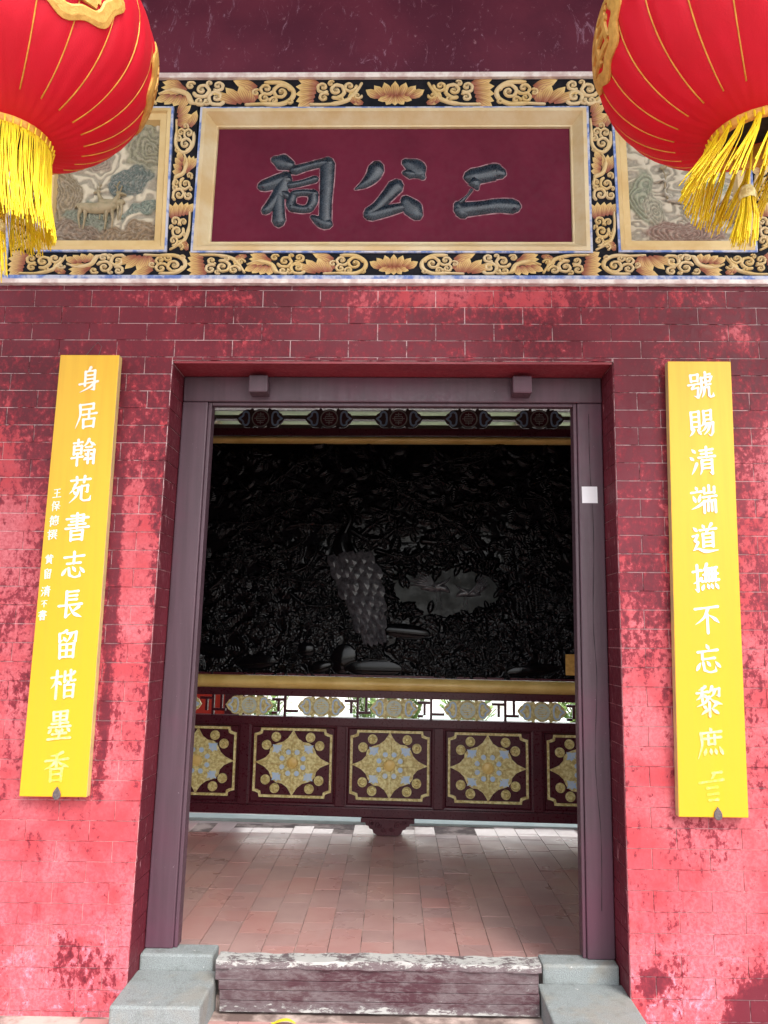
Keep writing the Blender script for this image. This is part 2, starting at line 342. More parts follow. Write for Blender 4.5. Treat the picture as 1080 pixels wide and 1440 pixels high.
# terrace beyond the screen, its kerb, and paving further out
a = math.radians(-3.4)
k = part('kerb_stone', MB().box(-3.6, 3.6, -.1, .06, -.1, .012), m_kerb, None, loc=(0, 3.1, 0), rot=(0, 0, a), bevel=.006); tag(k, kind='structure')

# ================================================================== FRONT WALL
Z0, DZ = 2.969, .0791
def XL(z): return -1.006+(2.643-z)*(-.0175)
def XR(z): return .955-(2.643-z)*.0118
ZT = 2.637
wall = thing('brick_wall', 'weathered maroon and salmon painted brick wall around the temple doorway', 'wall')
mb = MB()
mb.hexa([(-4, 0, -.1), (XL(-.1)+.0, 0, -.1), (XL(-.1), .30, -.1), (-4, .30, -.1)], [(-4, 0, ZT), (XL(ZT), 0, ZT), (XL(ZT), .30, ZT), (-4, .30, ZT)])
mb.hexa([(XR(-.1), 0, -.1), (4, 0, -.1), (4, .30, -.1), (XR(-.1), .30, -.1)], [(XR(ZT), 0, ZT), (4, 0, ZT), (4, .30, ZT), (XR(ZT), .30, ZT)])
mb.box(-4, 4, 0, .30, ZT+.0005, 3.0)
part('wall_core', mb, m_mortar, wall)
part('soffit_slab', MB().box(XL(ZT)+.004, XR(ZT)-.004, .002, .296, ZT-.012, ZT-.001), simple('soffit_red_paint', (.22, .02, .03), (.17, .014, .024), 4, .5), wall)
JG = .0019
def brick_mesh(L, H): return MB().hexa([(-L/2+JG, -.0035, -H/2+JG), (L/2-JG, -.0035, -H/2+JG), (L/2-JG, .02, -H/2+JG), (-L/2+JG, .02, -H/2+JG)], [(-L/2+JG, -.0035, H/2-JG), (L/2-JG, -.0035, H/2-JG), (L/2-JG, .02, H/2-JG), (-L/2+JG, .02, H/2-JG)])
bricks = []
BL = .26
for r in range(-1, 39):
    z1 = Z0-r*DZ if r >= 0 else 2.992; z0 = Z0-(r+1)*DZ; zc = (z0+z1)/2; H = z1-z0
    if r < 5:
        x = -3.99+(BL/2 if r % 2 else 0)
        while x < 3.99: bricks.append((x, min(x+BL, 3.99), zc, H)); x += BL
        if r == 3:
            pass
    else:
        if z1 > ZT: pass
        for side in (-1, 1):
            e = XL(zc) if side < 0 else XR(zc); xs = [0, .2 if r % 2 else .10]
            if r % 2 == 0: xs.append(.33)
            while xs[-1] < 3: xs.append(xs[-1]+BL)
            for a_, b_ in zip(xs, xs[1:]):
                p, q = e+side*a_, e+side*b_; p, q = min(p, q), max(p, q)
                if abs(p) < 3.99 and abs(q) < 3.99: bricks.append((p, q, zc, H))
# keep bricks of rows that cross the lintel line clear of the opening
fixed = []; bricks = [b for b in bricks if True]
for p, q, zc, H in bricks:
    if zc+H/2 > ZT > zc-H/2:
        z0 = zc-H/2; z1 = zc+H/2
        for u0, u1, over in ((p, min(q, XL(zc)), 0), (max(p, XL(zc)), min(q, XR(zc)), 1), (max(p, XR(zc)), q, 0)):
            if u1-u0 > .008: fixed.append((u0, u1, (ZT+z1)/2, z1-ZT) if over else (u0, u1, zc, H))
    else: fixed.append((p, q, zc, H))
def seen(b):
    x = (b[0]+b[1])/2; z = b[2]
    if not (-1.95+(3-z)*.06 < x < 1.75-(3-z)*.06 and z > -.05): return False
    if -1.48 < b[0] and b[1] < -1.25 and .82 < z < 2.6: return False
    if 1.16 < b[0] and b[1] < 1.42 and .8 < z < 2.55: return False
    return True
vis = [b for b in fixed if seen(b)]; vis.sort(key=lambda b: -(b[1]-b[0])*b[3]); keep = set(vis[:296]); cache = {}
mb = MB()
for b in fixed:
    L, H = round(b[1]-b[0], 3), round(b[3], 3); cx = (b[0]+b[1])/2
    if b in keep:
        if (L, H) not in cache: cache[(L, H)] = brick_mesh(L, H).mesh('brick', m_brick)
        obj('brick', cache[(L, H)], wall, (cx, random.uniform(-.0006, .0008), b[2]), (random.uniform(-.004, .004), 0, random.uniform(-.0025, .0025)))
    elif H > .004: mb.box(b[0]+JG, b[1]-JG, -.0035, .01, b[2]-H/2+JG, b[2]+H/2-JG)
tag(part('brick', mb, m_brick, wall), kind='stuff'); mb = MB()
for r in range(4, 38):                     # bricks of the two reveals
    z1 = min(Z0-r*DZ, ZT-.014); z0 = Z0-(r+1)*DZ
    for side in (-1, 1):
        e = XL((z0+z1)/2) if side < 0 else XR((z0+z1)/2)
        ys = [.0, .10, .22, .296] if r % 2 else [.0, .16, .296]
        for p, q in zip(ys, ys[1:]):
            x0, x1 = (e-.005, e+.0035) if side < 0 else (e-.0035, e+.005)
            mb.box(x0, x1, p+JG, q-JG, z0+JG, z1-JG)
tag(part('reveal_brick', mb, m_brick_in, wall), kind='stuff')
# wall above the brickwork: plaster behind and over the carved frieze
part('upper_plaster', MB().box(-4, 4, -.012, .30, 4.05, 5.2), m_plaster, wall)
mb = MB().box(-4, -1.815, 0.0, .30, 3.0005, 4.049); mb.box(1.765, 4, .0, .30, 3.0005, 4.049); mb.box(-1.8, 1.75, .075, .30, 3.0005, 4.049); part('side_plaster', mb, m_plaster, wall)

# ================================================================== CARVED FRIEZE
fr = thing('carved_frieze', 'long black frieze of ochre scrolls, leaves and lotus framing the maroon name board', 'frieze')
XA, XB = -1.80, 1.755
Qc = [(-.935, 3.153), (.868, 3.153), (.872, 3.868), (-.923, 3.868)]
Ql = [(-1.655, 3.157), (-1.066, 3.157), (-1.072, 3.872), (-1.66, 3.872)]
Qr = [(1.006, 3.157), (1.607, 3.157), (1.609, 3.872), (1.000, 3.872)]
mb = MB()
def gp(x0, x1, z0, z1): mb.box(x0, x1, -.012, .07, z0, z1)
gp(XA, XB, 3.034, 3.1465); gp(XA, XB, 3.880, 4.024)
gp(XA+.016, Ql[0][0]-.010, 3.147, 3.8795); gp(Ql[1][0]+.010, Qc[0][0]-.012, 3.147, 3.8795); gp(Qc[1][0]+.012, Qr[0][0]-.010, 3.147, 3.8795); gp(Qr[1][0]+.010, XB-.016, 3.147, 3.8795)
part('black_ground', mb, m_black, fr)
mb = MB(); mb.box(XA, XB, -.022, .06, 3.014, 3.0335); mb.box(XA+.0, XA+.015, -.02, .06, 3.034, 4.02)
for Q in (Qc, Ql, Qr):
    rect_frame(mb, [(Q[0][0]-.011, Q[0][1]-.0085), (Q[1][0]+.011, Q[1][1]-.0085), (Q[2][0]+.011, Q[2][1]+.0085), (Q[3][0]-.011, Q[3][1]+.0085)], [(0, .05), (0, -.021), (.0105, -.021), (.0105, .05)])
part('blue_border', mb, m_blue, fr)
mb = MB(); mb.box(XA-.012, XB+.012, -.027, .06, 2.9935, 3.0135); mb.box(XA-.012, XB+.012, -.03, .06, 4.0245, 4.0495); mb.box(XA-.012, XA-.001, -.022, .06, 3.0138, 4.024); mb.box(XB+.001, XB+.012, -.022, .06, 3.0138, 4.024)
part('white_border', mb, m_white, fr)

def spiral(mb, cx, cz, r, a0, turns, d, w, h=.007):
    n = int(14*turns)+4; pts = []; ws = []
    for i in range(n+1):
        t = i/n; ang = a0+d*2*math.pi*turns*t; rr = r*(1-t)**.85*(1+.05*math.sin(i*2.1))+r*.06
        pts.append((cx+rr*math.cos(ang), cz+rr*math.sin(ang))); ws.append(w*(1-.35*t)*(1+.10*math.sin(i*2.3)))
    mb.ribbon(pts, ws, h, -.0115); mb.disc(cx, cz, w*.55, -.0115-h*.8, -.011, 8)
def leaf(mb, x, z, ang, L, W, h=.005, y0=-.0115):
    n = len(mb.v); c, s = math.cos(ang), math.sin(ang); rows = 5
    if mb.c is None: mb.c = []
    prof = (.35, .8, 1., .75, .02)
    for i in range(rows):
        t = i/(rows-1)
        for j, u in enumerate((-.5, -.25, 0, .25, .5)):
            a_, b_ = t*L, u*W*prof[i]; e = h*(1-abs(u)*2)*(.4+.6*math.sin(math.pi*min(1, t+.2))) 
            mb.v.append((x+a_*c-b_*s, y0-e-.0006, z+a_*s+b_*c)); mb.c.append((t, j/4, 0, 1))
    for i in range(rows-1):
        for j in range(4): a_ = n+i*5+j; mb.f.append((a_, a_+1, a_+6, a_+5))
def unit_meshes(H, var):
    """single scroll and leaf pieces of one repeat, length about 2.2 H, drawn in x=0.., z=0..H"""
    S = []; Fm = []; w = .145*H
    T = lambda *p: [(a_*H, b_*H) for a_, b_ in p]
    def rib(pts, ws):
        m = MB(); m.ribbon([tuple(p) for p in cr(pts, 5)], ws, .008, -.0115); S.append(m)
    def sp_(*a_): m = MB(); spiral(m, *a_); S.append(m)
    def lf(*a_): m = MB(); leaf(m, *a_); Fm.append(m)
    if var == 0:
        rib(T((1.02, .93), (.45, .9), (.12, .62), (.16, .3), (.5, .09), (1.05, .1), (1.6, .07)), [w*.6]+[w*1.1]*12+[w*1.2]*12+[w*.8]*6)
        sp_(.50*H, .55*H, .29*H, math.pi*.9, 1.45, -1, w); sp_(.98*H, .68*H, .22*H, math.pi*1.2, 1.3, 1, w*.85); sp_(1.02*H, .32*H, .17*H, math.pi*.5, 1.2, -1, w*.75)
        sp_(.72*H, .22*H, .13*H, 0, 1.1, 1, w*.7); sp_(1.30*H, .52*H, .12*H, 2., 1.1, -1, w*.65); sp_(.22*H, .17*H, .10*H, 2., 1., 1, w*.6)
        for k_ in range(3): lf(1.28*H, (.28+.22*k_)*H, 1.05-.35*k_, (.72+.05*k_)*H, .40*H)
        for k_ in range(4): lf((1.42+.16*k_)*H, .12*H, 1.55-.36*k_, (.62+.1*k_)*H, .36*H)
    elif var == 1:
        rib(T((1.75, .93), (1.1, .92), (.55, .75), (.28, .42), (.12, .12)), [w*.8]*6+[w*1.2]*9+[w*.7]*6)
        sp_(.92*H, .38*H, .28*H, math.pi*.4, 1.45, 1, w); sp_(.50*H, .24*H, .20*H, math.pi, 1.3, -1, w*.85); sp_(1.36*H, .27*H, .20*H, 2.2, 1.3, -1, w*.8); sp_(1.32*H, .66*H, .16*H, 4, 1.2, 1, w*.75)
        sp_(.80*H, .74*H, .12*H, 1., 1.1, 1, w*.65); sp_(.24*H, .60*H, .12*H, 3., 1.1, -1, w*.65); sp_(1.10*H, .14*H, .10*H, 4., 1., 1, w*.6)
        for k_ in range(5): lf((1.5+.04*k_)*H, (.14+.15*k_)*H, -.3+.22*k_, (.72-.03*k_)*H, .36*H)
        for k_ in range(3): lf((.06+.14*k_)*H, .90*H, -.35-.45*k_, .46*H, .28*H)
    else:
        sp_(.38*H, .64*H, .29*H, 2.4, 1.45, -1, w); sp_(.33*H, .20*H, .18*H, 1., 1.3, 1, w*.85); sp_(.84*H, .36*H, .27*H, .5, 1.45, 1, w*.95); sp_(.90*H, .80*H, .17*H, 3.4, 1.2, -1, w*.8)
        rib(T((.8, .9), (1.15, .85), (1.35, .5), (1.85, .36), (2.2, .5)), [w*.7]*5+[w*1.3]*10+[w*.6]*8)
        sp_(1.22*H, .20*H, .14*H, 3.8, 1.2, 1, w*.7); sp_(.66*H, .82*H, .11*H, 1., 1., 1, w*.6); sp_(.60*H, .12*H, .10*H, 1., 1., -1, w*.6)
        for k_ in range(4): lf((1.35+.05*k_)*H, (.30-.02*k_)*H, .25-.28*k_, (.82-.05*k_)*H, .32*H)
        for k_ in range(4): lf((1.35+.17*k_)*H, (.56)*H, 1.4-.3*k_, (.46+.02*k_)*H, .32*H)
    return [m.mesh('scroll', m_scroll, True) for m in S], [m.mesh('feather_leaf', m_leafp) for m in Fm]
UM = [unit_meshes(1.0, v) for v in range(3)]
def place_unit(var, x, z, H, rot=0., flipx=1, flipz=1, L=1.):
    for nm, mes in zip(('scroll', 'feather_leaf'), UM[var]):
        for q_, me in enumerate(mes):
            o = obj(nm, me, fr)
            # unit built at H=1; relief height is kept through the y scale
            o.matrix_world = Matrix.Translation((x, -.00035*q_, z)) @ Matrix.Rotation(-rot, 4, 'Y') @ Matrix.Diagonal((H*flipx*L, 1, H*flipz, 1))
for (zb, H, n) in ((3.038, .105, 6), (3.884, .136, 5)):
    cx = -.02; half = .22 if H < .12 else .27; ul = (1.72-half)/n
    for side in (1, -1):
        for i in range(n):
            fz = 1 if (i+(H > .12)) % 2 == 0 else -1
            x = cx+side*(half*.52+i*((XB-cx if side > 0 else cx-XA)-half*.52-.02)/n); L = ((XB-cx if side > 0 else cx-XA)-half*.52-.02)/n/(2.2*H)
            place_unit((i*2+(0 if H < .12 else 1)) % 3, x, zb+(0 if fz > 0 else H), H, 0, side, fz, L)
for (x0, x1, n) in ((Ql[1][0]+.013, Qc[0][0]-.016, 3), (Qc[1][0]+.016, Qr[0][0]-.013, 3), (XA+.02, Ql[0][0]-.013, 3), (Qr[1][0]+.013, XB-.02, 3)):
    H = x1-x0; ul = .73/n
    for i in range(n):
        f = 1 if i % 2 else -1
        place_unit((i+1) % 3, x1 if f > 0 else x0, 3.150+i*ul, H*.98, math.pi/2, 1, f, ul/(2.2*H*.98))
for zb, H in ((3.036, .108), (3.884, .136)):           # lotus flowers in the middle of both bands
    Fm = MB()
    for k_ in range(7):
        t = (k_-3)/3; leaf(Fm, -.02+t*.055*H/.108, zb+.34*H, math.pi/2-t*1.05, H*(.62-.04*abs(t)), H*.34, .008+.002*(1-abs(t)))
    for k_ in range(5):
        t = (k_-2)/2; leaf(Fm, -.02+t*.02, zb+.42*H, -math.pi/2+t*1.15, H*(.38+.1*abs(t)), H*.30, .009)
    part('lotus_flower', Fm, m_leafp, fr)

# ------------------------------------------------------------------ name board
nb = thing('name_board', 'maroon name board with three large dark characters in a cream moulding', 'name board')
mb = MB(); rect_frame(mb, Qc, [(0, .06), (0, -.024), (.018, -.026), (.024, -.018), (.058, .022), (.066, .022), (.070, .045)]); part('cream_frame', mb, m_cream, nb)
part('maroon_board', MB().box(-.89, .83, .034, .07, 3.18, 3.84), m_namebd, nb)
S7 = lambda x, y: bp(x/3.857+340, y/3.857+200, .03); S8 = lambda x, y: bp(x/4.5+600, y/4.5+200, .03)
PM = 1/3.857*.00305; PM8 = 1/4.5*.00305
m_rim = simple('worn_pale_rim', (.30, .17, .19), (.14, .04, .06), 40, .7)
def big_char(strokes, S, pm):
    mb = MB(); rim = MB()
    for st in strokes:
        pts = [S(*p[:2]) for p in st]; ws = [p[2]*pm*1.4 for p in st]
        k_ = cr([(a_[0], a_[1], b_) for a_, b_ in zip(pts, ws)], 6); mb.ribbon([(p[0], p[1]) for p in k_], [max(.002, p[2]) for p in k_], .0125, .034); rim.ribbon([(p[0], p[1]) for p in k_], [max(.002, p[2])+.007 for p in k_], .0012, .0339, True, True)
    part('character_rim', rim, m_rim, nb)
    return mb
ci = [[(185, 95, 45), (215, 105, 78), (250, 118, 62)], [(118, 235, 55), (160, 222, 62), (215, 200, 62), (235, 200, 60)], [(235, 190, 60), (205, 270, 60), (160, 335, 50), (130, 368, 42)], [(198, 285, 52), (200, 360, 52), (200, 425, 60)], [(215, 270, 20), (238, 285, 40), (250, 300, 20)],
      [(288, 150, 48), (350, 132, 40), (430, 112, 42), (468, 112, 50)], [(465, 115, 66), (462, 200, 62), (455, 320, 55), (452, 420, 56)], [(458, 440, 56), (425, 430, 50), (385, 405, 24)], [(262, 232, 34), (320, 222, 30), (395, 200, 36)],
      [(278, 285, 34), (266, 325, 44), (272, 352, 42)], [(285, 278, 34), (340, 272, 32), (390, 278, 40)], [(388, 282, 44), (385, 320, 44), (368, 352, 42)], [(278, 352, 44), (325, 362, 38), (365, 358, 40)]]
gong = [[(730, 140, 72), (712, 180, 66), (670, 222, 44), (618, 252, 12)], [(895, 110, 46), (940, 135, 84), (962, 165, 74), (978, 185, 34)], [(888, 165, 30), (915, 170, 50)], [(835, 238, 72), (790, 290, 60), (740, 345, 52), (695, 382, 58)], [(700, 392, 60), (780, 372, 56), (865, 352, 44)], [(893, 318, 56), (925, 355, 84), (945, 385, 66)]]
er = [[(290, 215, 90), (350, 205, 92), (430, 186, 96), (455, 190, 80)], [(305, 255, 70), (318, 288, 26)], [(285, 300, 16), (255, 340, 12), (215, 380, 26)], [(200, 400, 50), (225, 445, 66)], [(225, 425, 84), (330, 415, 76), (450, 400, 78), (545, 403, 84)]]
part('character', big_char(ci, S7, PM), m_slate, nb, True, 0, 60); part('character', big_char(gong, S7, PM), m_slate, nb, True, 0, 60); part('character', big_char(er, S8, PM8), m_slate, nb, True, 0, 60)

# ------------------------------------------------------------------ two plaster relief pictures
def heightfield(x0, x1, z0, z1, nx, nz, hf, yb, mat, name):
    xs = np.linspace(x0, x1, nx); zs = np.linspace(z0, z1, nz); X, Z = np.meshgrid(xs, zs)
    h, col = hf(X, Z); me = bpy.data.meshes.new(name); n = nx*nz
    co = np.stack([X, yb-h, Z], -1).reshape(-1, 3).astype(np.float32); me.vertices.add(n); me.vertices.foreach_set('co', co.ravel())
    i = np.arange(nx-1); j = np.arange(nz-1); I, J = np.meshgrid(i, j); a_ = (J*nx+I).ravel(); q = np.stack([a_, a_+1, a_+nx+1, a_+nx], -1).ravel()
    nf = len(a_); me.loops.add(nf*4); me.loops.foreach_set('vertex_index', q.astype(np.int32)); me.polygons.add(nf)
    me.polygons.foreach_set('loop_start', np.arange(nf, dtype=np.int32)*4); me.update(calc_edges=True)
    if col is not None:
        ca = me.color_attributes.new('Col', 'FLOAT_COLOR', 'POINT'); ca.data.foreach_set('color', np.concatenate([col, np.ones(col.shape[:2]+(1,))], -1).astype(np.float32).ravel())
    me.materials.append(mat); me.shade_smooth(); return me
def vnoise(X, Z, s, seed):
    r = np.random.default_rng(seed); g = r.random((64, 64)); x = X*s % 63; z = Z*s % 63; i = x.astype(int); j = z.astype(int); u = x-i; v = z-j; u = u*u*(3-2*u); v = v*v*(3-2*v)
    return (g[j, i]*(1-u)+g[j, i+1]*u)*(1-v)+(g[j+1, i]*(1-u)+g[j+1, i+1]*u)*v
def fbm(X, Z, s, seed): return sum(vnoise(X+7.3*k_, Z+3.1*k_, s*2**k_, seed+k_)*.5**k_ for k_ in range(4))/1.875
def vcol_mat(name, rough=.7):
    N = Nt(name, rough); a_ = N.n('ShaderNodeVertexColor', layer_name='Col'); f = N.noise(60, 6, .7)
    N.col(N.mix(N.math('MULTIPLY', N.mr(f, .45, .62), .35), a_.outputs[0], (.42, .38, .30))); N.bump(f, .4, .003); return N.m
m_rel = vcol_mat('painted_plaster_relief')
def rel_left(X, Z):
    u = (X+1.62)/.5; v = (Z-3.21)/.62; ground = np.array((.46, .41, .30)); h = .004+.006*fbm(X, Z, 18, 3)+.0035*np.sin(55*fbm(X, Z, 5, 77)); col = ground*(.55+.6*np.clip(.5+np.sin(55*fbm(X, Z, 5, 77)), 0, 1))[..., None]
    wx = fbm(X, Z, 7, 9); wz = fbm(X, Z, 7, 19)
    def rock(cx, cz, rx, rz, c, amp, k_=34):
        nonlocal h, col
        d = np.sqrt(((u+.16*(wx-.5)*2-cx)/rx)**2+((v+.16*(wz-.5)*2-cz)/rz)**2); m = np.clip((1-d)*6, 0, 1)
        hh = amp*(1-d**2).clip(0)*.6+.004*np.sin(d*k_+9*wx)+.008; h = np.where(m > 0, np.maximum(h, hh*m), h)
        cc = np.array(c)[None, None]*(.75+.45*(np.sin(d*k_+9*wx) > .1)[..., None]); col = col*(1-m[..., None])+cc*m[..., None]
    rock(.08, .42, .16, .5, (.22, .17, .10), .02); rock(.72, .55, .2, .13, (.10, .125, .11), .018, 40); rock(.60, .50, .12, .09, (.10, .13, .12), .018, 30)
    rock(.3, .06, .4, .13, (.17, .12, .08), .022); rock(.75, .06, .35, .12, (.20, .14, .08), .022); rock(.9, .8, .2, .25, (.2, .19, .12), .016)
    rock(.32, .75, .2, .12, (.25, .2, .15), .014); rock(.35, .22, .3, .1, (.16, .18, .13), .012, 50); rock(.85, .28, .14, .06, (.16, .2, .16), .01); rock(.55, .9, .2, .12, (.2, .23, .16), .014)
    return h, col
def rel_right(X, Z):
    u = (X-1.07)/.47; v = (Z-3.21)/.58; col = np.ones(X.shape+(3,))*np.array((.42, .38, .29)); wx = fbm(X, Z, 7, 29); wz = fbm(X, Z, 7, 39)
    h = .004+.006*fbm(X, Z, 18, 3)+.0035*np.sin(60*fbm(X, Z*1.6, 5, 78)); col = col*(.55+.6*np.clip(.5+np.sin(60*fbm(X, Z*1.6, 5, 78)), 0, 1))[..., None]
    def rock(cx, cz, rx, rz, c, amp, k_=30):
        nonlocal h, col
        d = np.sqrt(((u+.12*(wx-.5)*2-cx)/rx)**2+((v+.12*(wz-.5)*2-cz)/rz)**2); m = np.clip((1-d)*6, 0, 1)
        hh = amp*(1-d**2).clip(0)*.6+.004*np.sin(d*k_+9*wx)+.008; h = np.where(m > 0, np.maximum(h, hh*m), h)
        cc = np.array(c)[None, None]*(.75+.45*(np.sin(d*k_+9*wx) > .1)[..., None]); col = col*(1-m[..., None])+cc*m[..., None]
    rock(.13, .42, .13, .26, (.20, .22, .15), .018); rock(.22, .30, .12, .2, (.26, .25, .18), .016); rock(.5, .09, .46, .13, (.21, .13, .10), .022, 50); rock(.95, .3, .2, .12, (.2, .14, .1), .02, 40)
    rock(.8, .75, .25, .2, (.26, .24, .17), .012, 40); rock(.35, .85, .35, .1, (.3, .3, .22), .01, 50); rock(.75, .48, .2, .08, (.24, .3, .24), .01, 40)
    return h, col
rl = thing('relief_picture', 'painted plaster relief of deer below mountains and pines, left of the name board', 'relief')
rr_ = thing('relief_picture', 'painted plaster relief of a crane on a brown rock, right of the name board', 'relief')
PROF = [(0, .06), (0, -.022), (.016, -.024), (.022, -.012), (.052, -.008), (.062, .02), (.066, .03)]
for Q, r_, hf, m_ in ((Ql, rl, rel_left, m_creamL), (Qr, rr_, rel_right, m_cream)):
    mb = MB(); rect_frame(mb, Q, PROF); part('cream_frame', mb, m_creamL, r_)
    obj('carved_scene', heightfield(Q[0][0]+.05, Q[1][0]-.05, Q[0][1]+.05, Q[2][1]-.05, 150, 180, hf, .03, m_rel, 'carved_scene'), r_)
m_deer = simple('deer_olive_brown', (.24, .2, .11), (.34, .28, .17), 30, .7, bump=.4); m_crane = simple('crane_grey', (.42, .40, .33), (.25, .22, .17), 30, .7)
def animal(strokes, parent, name, mat, sc_, ox, oz, y0, h):
    mb = MB()
    for st in strokes:
        k_ = cr([(p[0]*sc_+ox, p[1]*sc_+oz, p[2]*sc_) for p in st], 4); mb.ribbon([(p[0], p[1]) for p in k_], [max(.001, p[2]) for p in k_], h*(.4+.6*min(1, max(p[2] for p in st)/.3)), y0)
    return part(name, mb, mat, parent, True)
deer = [[(-.5, .1, .26), (-.1, .06, .36), (.35, .08, .34), (.5, .12, .24)], [(.48, .18, .22), (.62, .42, .13), (.66, .55, .12)], [(.64, .55, .15), (.78, .52, .09), (.86, .5, .06)], [(.62, .6, .03), (.58, .78, .03), (.66, .95, .02)], [(.6, .72, .03), (.5, .84, .02)], [(.68, .6, .03), (.74, .8, .02)],
        [(-.5, .02, .16), (-.56, -.25, .07), (-.5, -.6, .05)], [(-.36, 0, .15), (-.36, -.3, .07), (-.4, -.62, .05)], [(.3, 0, .14), (.3, -.3, .07), (.28, -.64, .05)], [(.46, .02, .13), (.5, -.3, .06), (.5, -.6, .05)], [(-.6, .18, .08), (-.68, .08, .05)]]
animal(deer, rl, 'deer', m_deer, .15, -1.40, 3.37, .010, .02)
animal([[(-p[0]*.8, p[1], p[2]) for p in st] for st in deer], rl, 'deer', m_deer, .12, -1.34, 3.40, .016, .014)
crane = [[(-.5, 0, .1), (-.1, .05, .34), (.35, .02, .28), (.55, -.12, .08)], [(-.4, .08, .13), (-.62, .35, .08), (-.5, .62, .07), (-.62, .85, .08)], [(-.62, .86, .11), (-.72, .84, .07), (-.95, .78, .02)], [(.05, -.1, .05), (.08, -.45, .03), (.04, -.8, .04)], [(.2, -.1, .05), (.24, -.42, .03), (.26, -.8, .04)], [(.1, .1, .2), (.45, .3, .1), (.6, .45, .04)]]
animal(crane, rr_, 'crane', m_crane, .12, 1.30, 3.42, .014, .015)
animal([[(.1, -1, .1), (0, -.4, .08), (.05, .2, .05), (-.1, .7, .03)], [(0, .1, .05), (.25, .5, .03)], [(-.1, .7, .25), (.2, .85, .1)]], rr_, 'pine_branch', m_deer, .09, 1.23, 3.52, .014, .012)

# ================================================================== DOOR FRAME
df = thing('door_frame', 'purple brown timber door frame set back inside the brick opening', 'door frame')
YF, YB = .18, .26
def slab(mb, b0, b1, t0, t1, z0, z1, y0, y1): mb.hexa([(b0, y0, z0), (b1, y0, z0), (b1, y1, z0), (b0, y1, z0)], [(t0, y0, z1), (t1, y0, z1), (t1, y1, z1), (t0, y1, z1)])
mb = MB(); slab(mb, XL(.13)+.006, -.925, XL(2.5)+.006, -.884, .1285, 2.502, YF, YB); part('jamb', mb, m_wood, df, bevel=.005)
mb = MB(); slab(mb, .803, XR(.1)-.006, .834, XR(2.5)-.006, .1105, 2.502, YF, YB); part('jamb', mb, m_wood, df, bevel=.005)
part('lintel', MB().box(XL(2.6)+.006, XR(2.6)-.006, YF-.004, YB, 2.503, ZT-.013), m_wood, df, bevel=.006)
for x in (-.638, .570):
    mb = MB().box(x-.044, x+.044, .10, YF-.003, 2.525, 2.607); part('door_peg', mb, m_wood, df, bevel=.006)
mb = MB(); slab(mb, -.9245, -.909, -.8835, -.867, .129, 2.502, YF+.012, YB-.005); part('inner_trim', mb, m_wood, df, bevel=.003)
mb = MB(); slab(mb, .787, .8025, .817, .8335, .111, 2.502, YF+.012, YB-.005); part('inner_trim', mb, m_wood, df, bevel=.003)
part('inner_trim', MB().box(-.8668, .8168, YF+.012, YF+.05, 2.487, 2.5025), m_wood, df, bevel=.003)
mb = MB()
pts = cr([(.885, 2.45), (.882, 2.2), (.889, 1.9), (.874, 1.5), (.881, 1.25), (.862, .9), (.876, .6), (.868, .3)], 6)
mb.ribbon([(p[0], p[1]) for p in pts], [.0022+.0012*math.sin(i*1.7) for i in range(len(pts))], .0008, YF-.0002, False, True); part('timber_crack', mb, simple('crack_dark', (.02, .01, .015), None, 5, .9, bump=0), df)
st = part('paper_sticker', MB().box(.842, .912, YF-.0015, YF-.0004, 2.032, 2.108), m_paper, None); tag(st, 'small blank white paper notice stuck on the right door jamb', 'notice')

# threshold of stacked boards, stone blocks
th = thing('door_threshold', 'low timber threshold of stacked boards with flaking maroon paint', 'threshold')
zs = [-.045, -.002, .036, .072, .118]
for i in range(4):
    mb = MB(); x0, x1 = -.70+.004*random.uniform(-1, 1)+(.008 if i < 3 else -.006), .575+.004*random.uniform(-1, 1)
    pts = [(lin(x0, x1, t), zs[i]+.001) for t in np.linspace(0, 1, 18)]
    mb.box(x0, x1, .03+random.uniform(-.0012, .0012), .105, zs[i]+.0006, zs[i+1]-.0006); part('threshold_board', mb, m_peel, th, bevel=.0022)
mb = MB(); NX = 60; xs = np.linspace(-.708, .585, NX)      # worn, uneven cap
for i in range(NX-1):
    a_, b_ = xs[i], xs[i+1]; f = lambda x: .030+.003*math.sin(x*9)+.004*math.sin(x*31+1)+.003*math.sin(x*77); t = lambda x: .146+.003*math.sin(x*7+2)+.002*math.sin(x*43)
    mb.hexa([(a_, f(a_)-.008, .119), (b_, f(b_)-.008, .119), (b_, .112, .119), (a_, .112, .119)], [(a_, f(a_)-.003, t(a_)), (b_, f(b_)-.003, t(b_)), (b_, .112, t(b_)), (a_, .112, t(a_))])
bmn = mb.mesh('worn_cap', m_peel, True, 40); o = obj('worn_cap', bmn, th)
def stone(parts, label):
    t = thing('stone_block', label, 'stone block', group='stone blocks under the door jambs')
    for nm, b in parts:
        o = part(nm, MB().box(*b), m_stone, t, bevel=.009)
    return t
stone([('upper_stone', (XL(0)+.006, -.742, .125, .24, -.04, .128)), ('lower_stone', (XL(0)+.002, -.714, -.20, .1245, -.06, .070))], 'grey stepped stone block under the left door jamb, with its front edge in view')
stone([('upper_stone', (.606, XR(0)-.006, .125, .24, -.04, .110)), ('lower_stone', (.582, XR(0)+.004, -.48, .1245, -.06, .042))], 'grey stepped stone block under the right door jamb, cut off by the bottom edge')
mb = MB(); pts = cr([(-.47, -.005), (-.44, .012), (-.405, .018), (-.375, .003)], 4)
for i in range(len(pts)-1):
    (a_, b_), (c_, d_) = pts[i], pts[i+1]; wv = .018*math.sin(math.pi*(i+.3)/len(pts)); wv2 = .018*math.sin(math.pi*(i+1.3)/len(pts))
    mb.q((a_, -.055-wv, -.046+abs(b_)), (c_, -.055-wv2, -.046+abs(d_)), (c_, -.055+wv2, -.044+abs(d_)*.6), (a_, -.055+wv, -.044+abs(b_)*.6))
